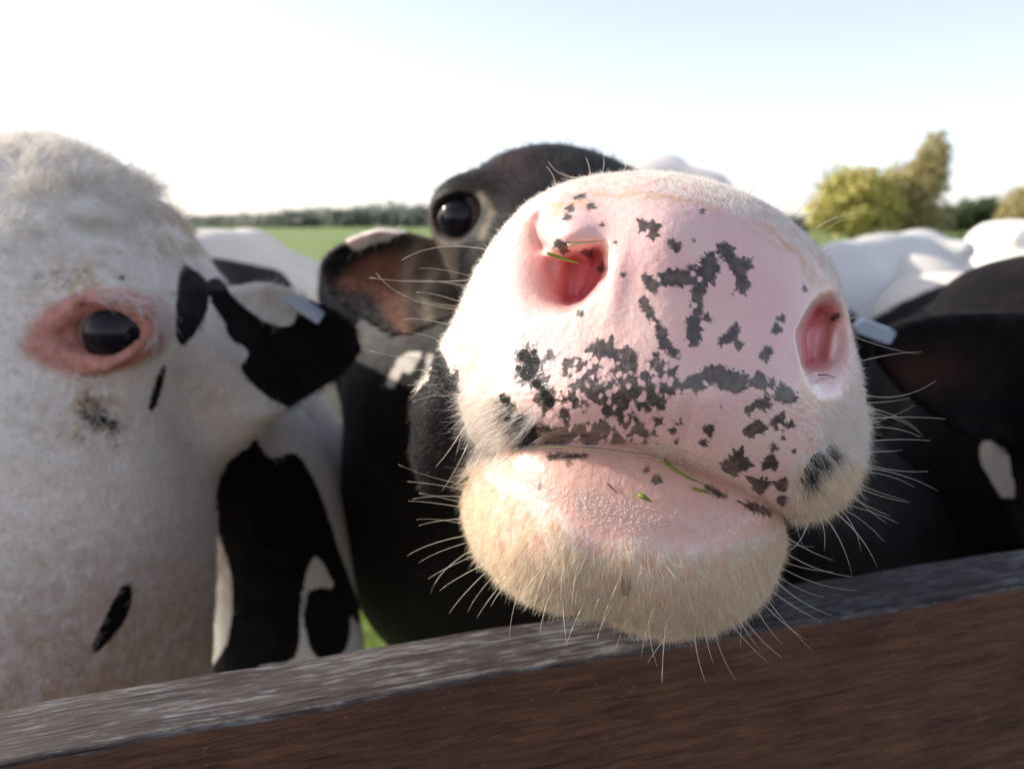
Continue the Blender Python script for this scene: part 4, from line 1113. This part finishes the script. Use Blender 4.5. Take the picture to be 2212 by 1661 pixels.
# bits of grass and straw lying on the muzzle: loose things
def blade(name, label, pts, w, mat, liftn=.0006, cat="grass blade"):
    P3 = []
    for (x, y) in pts:
        p, nn = hit(x, y); P3.append(p + nn * liftn)
    P3 = np.array(P3)
    m = len(P3); Vb = []; Fb = []
    for i in range(m):
        t = P3[min(i + 1, m - 1)] - P3[max(i - 1, 0)]; t /= np.linalg.norm(t)
        vd = P3[i] - np.array([0, 0, H]); vd /= np.linalg.norm(vd)
        s = np.cross(t, vd); s /= np.linalg.norm(s)
        k = w * (1 - (i / (m - 1)) ** 3 * .85)
        Vb += [P3[i] - s * k, P3[i] - vd * k * .5, P3[i] + s * k, P3[i] + vd * k * .3]
    for i in range(m - 1):
        for k in range(4):
            Fb.append((i * 4 + k, i * 4 + (k + 1) % 4, (i + 1) * 4 + (k + 1) % 4, (i + 1) * 4 + k))
    Fb += [(3, 2, 1, 0), tuple(range((m - 1) * 4, m * 4))]
    o = mesh_obj(name, Vb, Fb, mat, loc=P3[0])
    tag(o, label, cat)
    return o
pA = P(1182, 547, .2835); pB = P(1250, 568, .288)
Vb, Fb = tube([pA, (pA + pB) / 2 + [0, 0, -.0003], pB], [.0006, .0006, .0003], 5)
tag(mesh_obj("grass_blade", Vb, Fb, M_GRASSB, loc=pA), "bright green grass blade poking out of the left nostril", "grass blade")
blade("straw", "long pale straw caught along the mouth line of the near cow", [(1150, 966), (1210, 968), (1300, 975), (1400, 988), (1470, 1010), (1520, 1040)], .0005, M_STRAW, .0006, "straw")
blade("grass_blade", "dark green grass blade crossing the mouth line beside the straw", [(1432, 996), (1450, 1014), (1480, 1032), (1520, 1050)], .0005, M_GRASSB, .0009)
blade("grass_blade", "short wide green leaf scrap in the foam of the lower lip", [(1378, 1069), (1390, 1075), (1408, 1086)], .0009, M_GRASSB, .0008)
blade("grass_blade", "small green grass scrap right of the leaf scrap, below the lip line", [(1495, 1056), (1512, 1062), (1526, 1066)], .0005, M_GRASSB, .0008)
blade("plant_fibre", "thin dark fibre on the foam below the mouth's middle", [(1312, 1045), (1325, 1058), (1335, 1068)], .00025, M_CRUMB, .0005, "fibre")
blade("plant_fibre", "thin dark fibre near the right end of the lower lip", [(1590, 1082), (1615, 1095), (1640, 1110)], .00025, M_CRUMB, .0005, "fibre")
blade("plant_fibre", "dark hair like fibre lying inside the right nostril", [(1762, 812), (1785, 812), (1812, 820)], .0002, M_CRUMB, .0005, "fibre")
blade("dried_crust", "pale dried crust along the fold over the left nostril", [(1226, 528), (1245, 523), (1275, 521), (1305, 519)], .0006, M_STRAW, .0004, "crust")

# ---- the white faced cow on the left
LX = axis(-1.35, (-.62, .03), (-.45, .008), (-.10, .0048), (.15, .03))
LY = axis(.33, (.75, .0048), (.95, .008), (1.2, .02), (3.1, .035))
LZ = axis(-.03, (.75, .03), (H - .30, .014), (H + .10, .0048), (H + .35, .03))
EYE_L = P(222, 716, .575)
LEAR_B, LEAR_T = P(430, 765, .70), P(775, 735, .79)
def left_fn(p):
    f = ell(p, P(95, 615, .70), (.108, .12, .112))
    f = smin(f, cap(p, P(95, 700, .64), P(30, 1600, .60), .092, .10), .06)
    f = smin(f, ell(p, P(215, 720, .62), (.062, .050, .055)), .03)
    f = smin(f, ell(p, P(165, 1160, .66), (.094, .10, .14)), .05)
    f = smin(f, cap(p, P(280, 1080, .70), P(250, 1560, .66), .062, .075), .04)
    # poll and tuft
    f = smin(f, ell(p, P(155, 525, .72), (.070, .08, .050)), .05)
    f = smin(f, ell(p, P(10, 450, .68), (.07, .07, .045)), .05)
    f = smin(f, ell(p, P(318, 570, .72), (.022, .030, .030)), .03)
    # lids: a raised almond ring, then the opening
    B = basis((1, .12, .16))
    f = smin(f, ell(p, EYE_L + [-.004, .008, 0], (.043, .026, .033), B), .012)
    f = smax(f, -ell(p, EYE_L + [.003, -.018, .0], (.0250, .028, .0148), B), .004)
    for (qa, qb) in (((-.033, -.010, .008), (-.004, -.0185, .0245)), ((-.004, -.0185, .0245), (.030, -.008, .021)), ((-.030, -.012, -.016), (.006, -.0165, -.0240)), ((.006, -.0165, -.0240), (.031, -.008, -.010))):
        f = smin(f, cap(p, EYE_L + np.array(qa), EYE_L + np.array(qb), .0036, .0036), .004)
    f = smax(f, -cap(p, EYE_L + [-.018, -.0155, -.001], EYE_L + [-.036, -.014, -.003], .004, .002), .006)
    # ear
    e = ear_sdf(p, LEAR_B, LEAR_T, (.05, .35, 1), .058, .008, -.35)
    f = smin(f, e, .02)
    f = smin(f, cap(p, P(380, 760, .68), P(470, 860, .72), .045, .045), .03)
    # neck, shoulder, trunk
    f = smin(f, cap(p, P(290, 800, .78), (-.62, 1.35, H - .28), .12, .20), .06)
    f = smin(f, cap(p, P(560, 1050, .98), P(600, 1420, 1.02), .095, .11), .10)
    f = smin(f, ell(p, (-.54, 1.35, H - .46), (.23, .30, .34)), .10)
    f = smin(f, ell(p, (-.72, 1.95, H - .44), (.33, .75, .37)), .14)
    f = smin(f, ell(p, (-.80, 2.55, H - .36), (.27, .28, .28)), .12)
    f = smin(f, cap(p, (-.60, 1.3, H - .09), (-.84, 2.6, H - .10), .06, .07), .12)
    f = legs(p, f, -.52, 1.34, -.78, 2.52, .85, .95)
    return f
V, F = surface(left_fn, LX, LY, LZ)
V = relax(V, F, 2); Nn = vnormals(V, F).astype(np.float32); px, py, d = proj(V)
print("left cow", len(V))
coat = np.full(len(V), -2.0)
hd = d < .90
def inpoly(pts, soft=9.): return np.clip(-poly_sd(px, py, smooth_poly(pts, 3)) / soft, -2.5, 2.5)
for pts in ([(388, 590), (405, 575), (440, 600), (452, 640), (440, 690), (400, 745), (382, 730), (380, 660)],
            [(345, 800), (358, 790), (350, 840), (330, 890), (320, 880)], [(262, 1268), (285, 1270), (275, 1330), (225, 1395), (195, 1412), (220, 1350)]):
    coat = np.where(hd, np.maximum(coat, inpoly(pts)), coat)
EARK = [(470, 600), (560, 680), (620, 690), (680, 640), (705, 610), (790, 590), (800, 760), (740, 900), (600, 870), (520, 800), (540, 760), (480, 720), (440, 640)]
coat = np.where((d > .68) & (d < .95) & (px > 440), np.maximum(coat, inpoly(EARK)), coat)
coat = np.where((d > .66) & (d < .95), np.minimum(coat, -inpoly([(490, 620), (560, 612), (625, 625), (640, 690), (600, 705), (550, 680)])), coat)
NECKK = [(440, 880), (510, 860), (560, 960), (590, 990), (640, 980), (690, 1060), (740, 1210), (775, 1300), (775, 1350), (720, 1260), (680, 1200), (650, 1290), (640, 1420), (560, 1440), (540, 1520), (420, 1500), (490, 1390), (500, 1250), (470, 1150), (440, 1060), (425, 960)]
nk = (d >= .80) & (d < 1.30)
coat = np.where(nk, np.maximum(coat, np.maximum(inpoly(NECKK), inpoly([(660, 1290), (700, 1270), (750, 1290), (755, 1380), (720, 1430), (670, 1400)]))), coat)
coat = np.where(d > .90, np.maximum(coat, inpoly([(455, 560), (480, 560), (560, 575), (610, 590), (640, 640), (600, 660), (520, 640), (480, 600)])), coat)
coat = np.where(d > .90, np.maximum(coat, inpoly([(690, 580), (840, 580), (840, 950), (752, 900), (715, 790)])), coat)
coat = np.where(d > 1.6, np.maximum(coat, (.25 - np.linalg.norm(V - np.array([-.95, 2.1, H - .3]), axis=1)) / .05), coat)
dirt_shade = np.where(hd, .95 * np.exp(-((px - 170) / 105.) ** 2 - ((py - 610) / 60.) ** 2) + 1.1 * np.exp(-((px - 200) / 85.) ** 2 - ((py - 890) / 70.) ** 2) + .8 * np.exp(-((px - 410) / 45.) ** 2 - ((py - 560) / 60.) ** 2) * 0
        + .55 * np.exp(-((px - 470) / 70.) ** 2 - ((py - 850) / 60.) ** 2) + .75 * np.clip((py - 950) / 500., 0, 1), 0)  # grime patches; final tan term paints the lower face's shade into the colour
dirt_shade = np.clip(dirt_shade, 0, .85)
DOTS = [(118, 603), (140, 603), (262, 602), (72, 672), (196, 862), (215, 905), (180, 820), (230, 880), (300, 820), (292, 855), (260, 940), (190, 905), (170, 850), (222, 862), (240, 955), (82, 828), (160, 640), (205, 930), (245, 925)]
coat = np.where(hd, np.maximum(coat, np.minimum(field([([q], 6) for q in DOTS[:4]], px, py, 10.), .4)), coat)
smear = .40 * np.exp(-((px - 200) / 48.) ** 2 - ((py - 885) / 62.) ** 2) + .30 * np.exp(-((px - 250) / 22.) ** 2 - ((py - 930) / 40.) ** 2) + .22 * np.exp(-((px - 130) / 60.) ** 2 - ((py - 610) / 30.) ** 2) + .25 * np.exp(-((px - 165) / 40.) ** 2 - ((py - 815) / 18.) ** 2)
coat = np.where(hd, np.maximum(coat, -.50 + 1.5 * smear - 9. * (smear < .03)), coat)
el = np.linalg.norm((V - EYE_L) @ basis((1, .12, .16)).astype(np.float32) / np.array([.045, .06, .0295]), axis=1)
cant = line_d(px, py, [(70, 745), (120, 735)])
bare = np.where(hd, np.maximum(np.clip((1.10 - el) / .16, 0, .95), np.clip((34 - cant) / 22, 0, .9)), 0)
dirt_shade = np.where(hd, np.maximum(dirt_shade, .6 * np.exp(-((el - 1.06) / .07) ** 2)), dirt_shade)
cowl = empty("cow", (-.6, 1.8, 0))
tag(cowl, "white faced cow with pink eye rim and woolly poll at the left edge", "cow")
body = child("body", V, F, M_COAT, cowl)
for nme, a in (("coat", coat), ("dirt_shade", dirt_shade), ("bare", bare), ("rust", 0 * coat)): set_attr(body.data, nme, a)
eyeball(cowl, EYE_L + [.006, .0105, -.001], .0275, (.42, -.88, -.15))
coatF = coat[F].mean(1); dirt_shadeF = dirt_shade[F].mean(1)
def comb_l(p, n):
    x, y, dd = proj(p)
    vx, vy = (x - 120) / 250., (y - 620) / 250.
    up = y < 640
    w1 = np.sin(p[:, 0] * 120 + p[:, 2] * 70) + .7 * np.sin(p[:, 2] * 190 - p[:, 0] * 60 + 1); w2 = np.sin(p[:, 0] * 75 - p[:, 2] * 160 + 2)
    am = np.where(y < 760, .45, .12)
    return np.stack([np.where(up, .35 + .4 * vx, .05) + am * w1, np.where(up, .25, .25) + am * .4 * w2, np.where(up, .55 - .5 * np.abs(vx), -1) + am * w2], 1)
def hcol_l(p, f):
    w = np.array([.82, .775, .71]) * rng.uniform(.88, 1.06, (len(f), 1)); x, y, dd = proj(p)
    g = ((rng.random(len(f)) < .08) | ((x > 330) & (y < 560) & (rng.random(len(f)) < .5)))[:, None]
    w = np.where(g, w * [.92, .80, .64], w)
    b = np.array([.018, .016, .016]) * rng.uniform(.5, 2, (len(f), 1))
    c = np.where((coatF[f] + rng.normal(0, .3, len(f)) > 0)[:, None], b, w)
    return c
tuft = np.clip((570 - py) / 110., 0, 1) * np.clip((px + 150) / 300, .2, 1)
hl_ = np.where(hd, .0035 + .022 * tuft + .008 * ((px > 560) & (d > .7)), 0)
fur("fur", V, F, Nn, np.where(hd & (px > -120) & (el > 1.12), 1.0 + 1.2 * tuft, 0), hl_, comb_l, hcol_l, .00022, 60000, cowl, lift=.38, jitter=.25, npt=6, curl=.003, clump=.016, camt=.55)
lash = np.where(hd & (el > .80) & (el < 1.02) & (px > 205) & (py < 745), 1.0, 0)
fur("eyelashes", V, F, Nn, lash, np.full(len(V), .017), lambda p, n: np.tile(np.array([.75, -.45, -.30]), (len(p), 1)), lambda p, f: np.tile(np.array([.80, .78, .75]), (len(f), 1)), .00022, 260, cowl, lift=.5, jitter=.18, npt=5)
# ear tag seen edge on
def tag_plate(root, a, b, w, th):
    a = np.asarray(a); b = np.asarray(b); B = basis(b - a, (.1, -.2, 1)); L = np.linalg.norm(b - a)
    prof = [(0, -.25), (.12, -.5), (.9, -.5), (1, -.4), (1, .4), (.9, .5), (.12, .5), (0, .25)]
    Vt = [a + B @ np.array([x * L, s * th / 2, y * w]) for s in (-1, 1) for (x, y) in prof]
    n = len(prof)
    Ft = [tuple(range(n))[::-1], tuple(range(n, 2 * n))] + [(i, (i + 1) % n, n + (i + 1) % n, n + i) for i in range(n)]
    return child("ear_tag", Vt, Ft, M_TAG, root, smooth=False)
tag_plate(cowl, P(608, 632, .735), P(695, 688, .745), .008, .016)

# ---- the dark cow at the right edge
RX = axis(-.05, (.30, .02), (.80, .007), (1.9, .03)); RY = axis(.62, (1.15, .007), (1.4, .02), (3.2, .04)); RZ = axis(-.03, (.8, .03), (H - .30, .012), (H + .16, .007), (H + .3, .03))
REAR_B, REAR_T = P(2290, 840, .92), P(1900, 735, .80)
def right_fn(p):
    f = ell(p, P(2330, 800, .95), (.11, .12, .14))
    f = smin(f, ell(p, P(2175, 690, .98), (.085, .08, .070)), .05)
    f = smin(f, cap(p, P(2360, 900, .92), P(2500, 1400, .78), .10, .08), .06)
    e = ear_sdf(p, REAR_B, REAR_T, (.18, -.25, 1), .078, .009, .25)
    f = smin(f, e, .02)
    f = smin(f, cap(p, P(2270, 900, 1.05), (1.00, 1.6, H - .42), .15, .25), .08)
    f = smin(f, cap(p, P(2080, 1150, 1.12), P(1960, 1320, 1.25), .15, .21), .10)
    f = smin(f, ell(p, (1.0, 1.65, H - .50), (.25, .30, .36)), .10)
    f = smin(f, ell(p, (1.28, 2.25, H - .52), (.33, .75, .38)), .14)
    f = smin(f, ell(p, (1.38, 2.8, H - .38), (.26, .26, .27)), .12)
    f = legs(p, f, 1.0, 1.63, 1.36, 2.77, .85, .88)
    return f
V, F = surface(right_fn, RX, RY, RZ)
V = relax(V, F, 2); px, py, d = proj(V)
print("right cow", len(V))
coat = np.full(len(V), 1.6)
coat = np.where(d > .90, np.minimum(coat, -inpoly([(2115, 965), (2230, 880), (2300, 900), (2270, 1050), (2175, 1075), (2155, 1060)])), coat)
coat = np.where(d > 1.9, np.minimum(coat, (np.linalg.norm(V - np.array([1.28, 2.5, H - .15]), axis=1) - .35) / .06), coat)
cowr = empty("cow", (.8, 1.9, 0))
tag(cowr, "dark cow at the right edge showing a big drooping ear and white neck patch", "cow")
body = child("body", V, F, M_COAT, cowr)
rust = np.where((d < .95), .22 * np.exp(-((px - 2000) / 90.) ** 2 - ((py - 800) / 40.) ** 2), 0)
for nme, a in (("coat", coat), ("dirt_shade", 0 * coat), ("bare", 0 * coat), ("rust", rust)): set_attr(body.data, nme, a)
tag_plate(cowr, P(1850, 700, .775), P(1925, 728, .785), .014, .008)
eyeball(cowr, P(2480, 860, .83), .02)

# ---- two white backed cows further off
def far_cow(loc, yaw, label, patches, sc=1.0, head_down=True):
    ax = axis(-.55, (.55, .03)); ay = axis(-1.25, (1.25, .03)); az = axis(-.03, (1.6, .03))
    def fn(p):
        f = ell(p, (0, 0, .92), (.34, .80, .38))
        f = smin(f, ell(p, (0, -.62, .90), (.24, .28, .36)), .12)
        f = smin(f, ell(p, (0, .60, 1.04), (.27, .28, .28)), .12)
        f = smin(f, cap(p, (0, -.58, 1.24), (0, .72, 1.25), .07, .07), .12)
        f = smin(f, cap(p, (.22, .45, 1.26), (-.22, .45, 1.26), .045, .045), .06)
        f = smin(f, cap(p, (0, -.70, 1.08), (.02, -1.02, 1.02), .19, .12), .10)
        f = smin(f, cap(p, (.02, -1.04, 1.08), (.02, -1.12, .80), .11, .065), .06)
        for s in (-1, 1): f = smin(f, ell(p, (.02 + s * .17, -1.02, 1.10), (.07, .02, .045)), .03)
        f = smin(f, cap(p, (0, .86, 1.20), (0, .95, .70), .03, .018), .03)
        return legs(p, f, 0, -.60, 0, .62, .8, .9)
    V, F = surface(fn, ax, ay, az); V = relax(V, F, 2)
    c = np.full(len(V), -2.0)
    for (q, r) in patches: c = np.maximum(c, (r - np.linalg.norm(V - np.array(q), axis=1)) / .05)
    o = mesh_obj("body", V, F, M_COAT_FAR)
    r = empty("cow", loc); r.rotation_euler = (0, 0, yaw); r.scale = (sc,) * 3
    o.parent = r
    tag(r, label, "cow")
    for nme, a in (("coat", np.clip(c, -2.5, 2.5)), ("dirt_shade", 0 * c), ("bare", 0 * c), ("rust", 0 * c)): set_attr(o.data, nme, a)
    for s in (-1, 1):
        e = eyeball(r, (0, 0, 0), .02); e.location = (.02 + s * .095, -1.10, 1.02)
    return r
far_cow((1.40, 3.05, 0), R(-38), "white backed cow standing behind the near cow's right nostril", [((.0, -1.1, 1.0), .22), ((.3, -.5, .8), .22)], .925)
far_cow((2.72, 3.5, 0), R(28), "white backed cow further right, its back cut by the right edge", [((-.3, .3, .7), .25), ((0, -1.1, .9), .2)], .955)
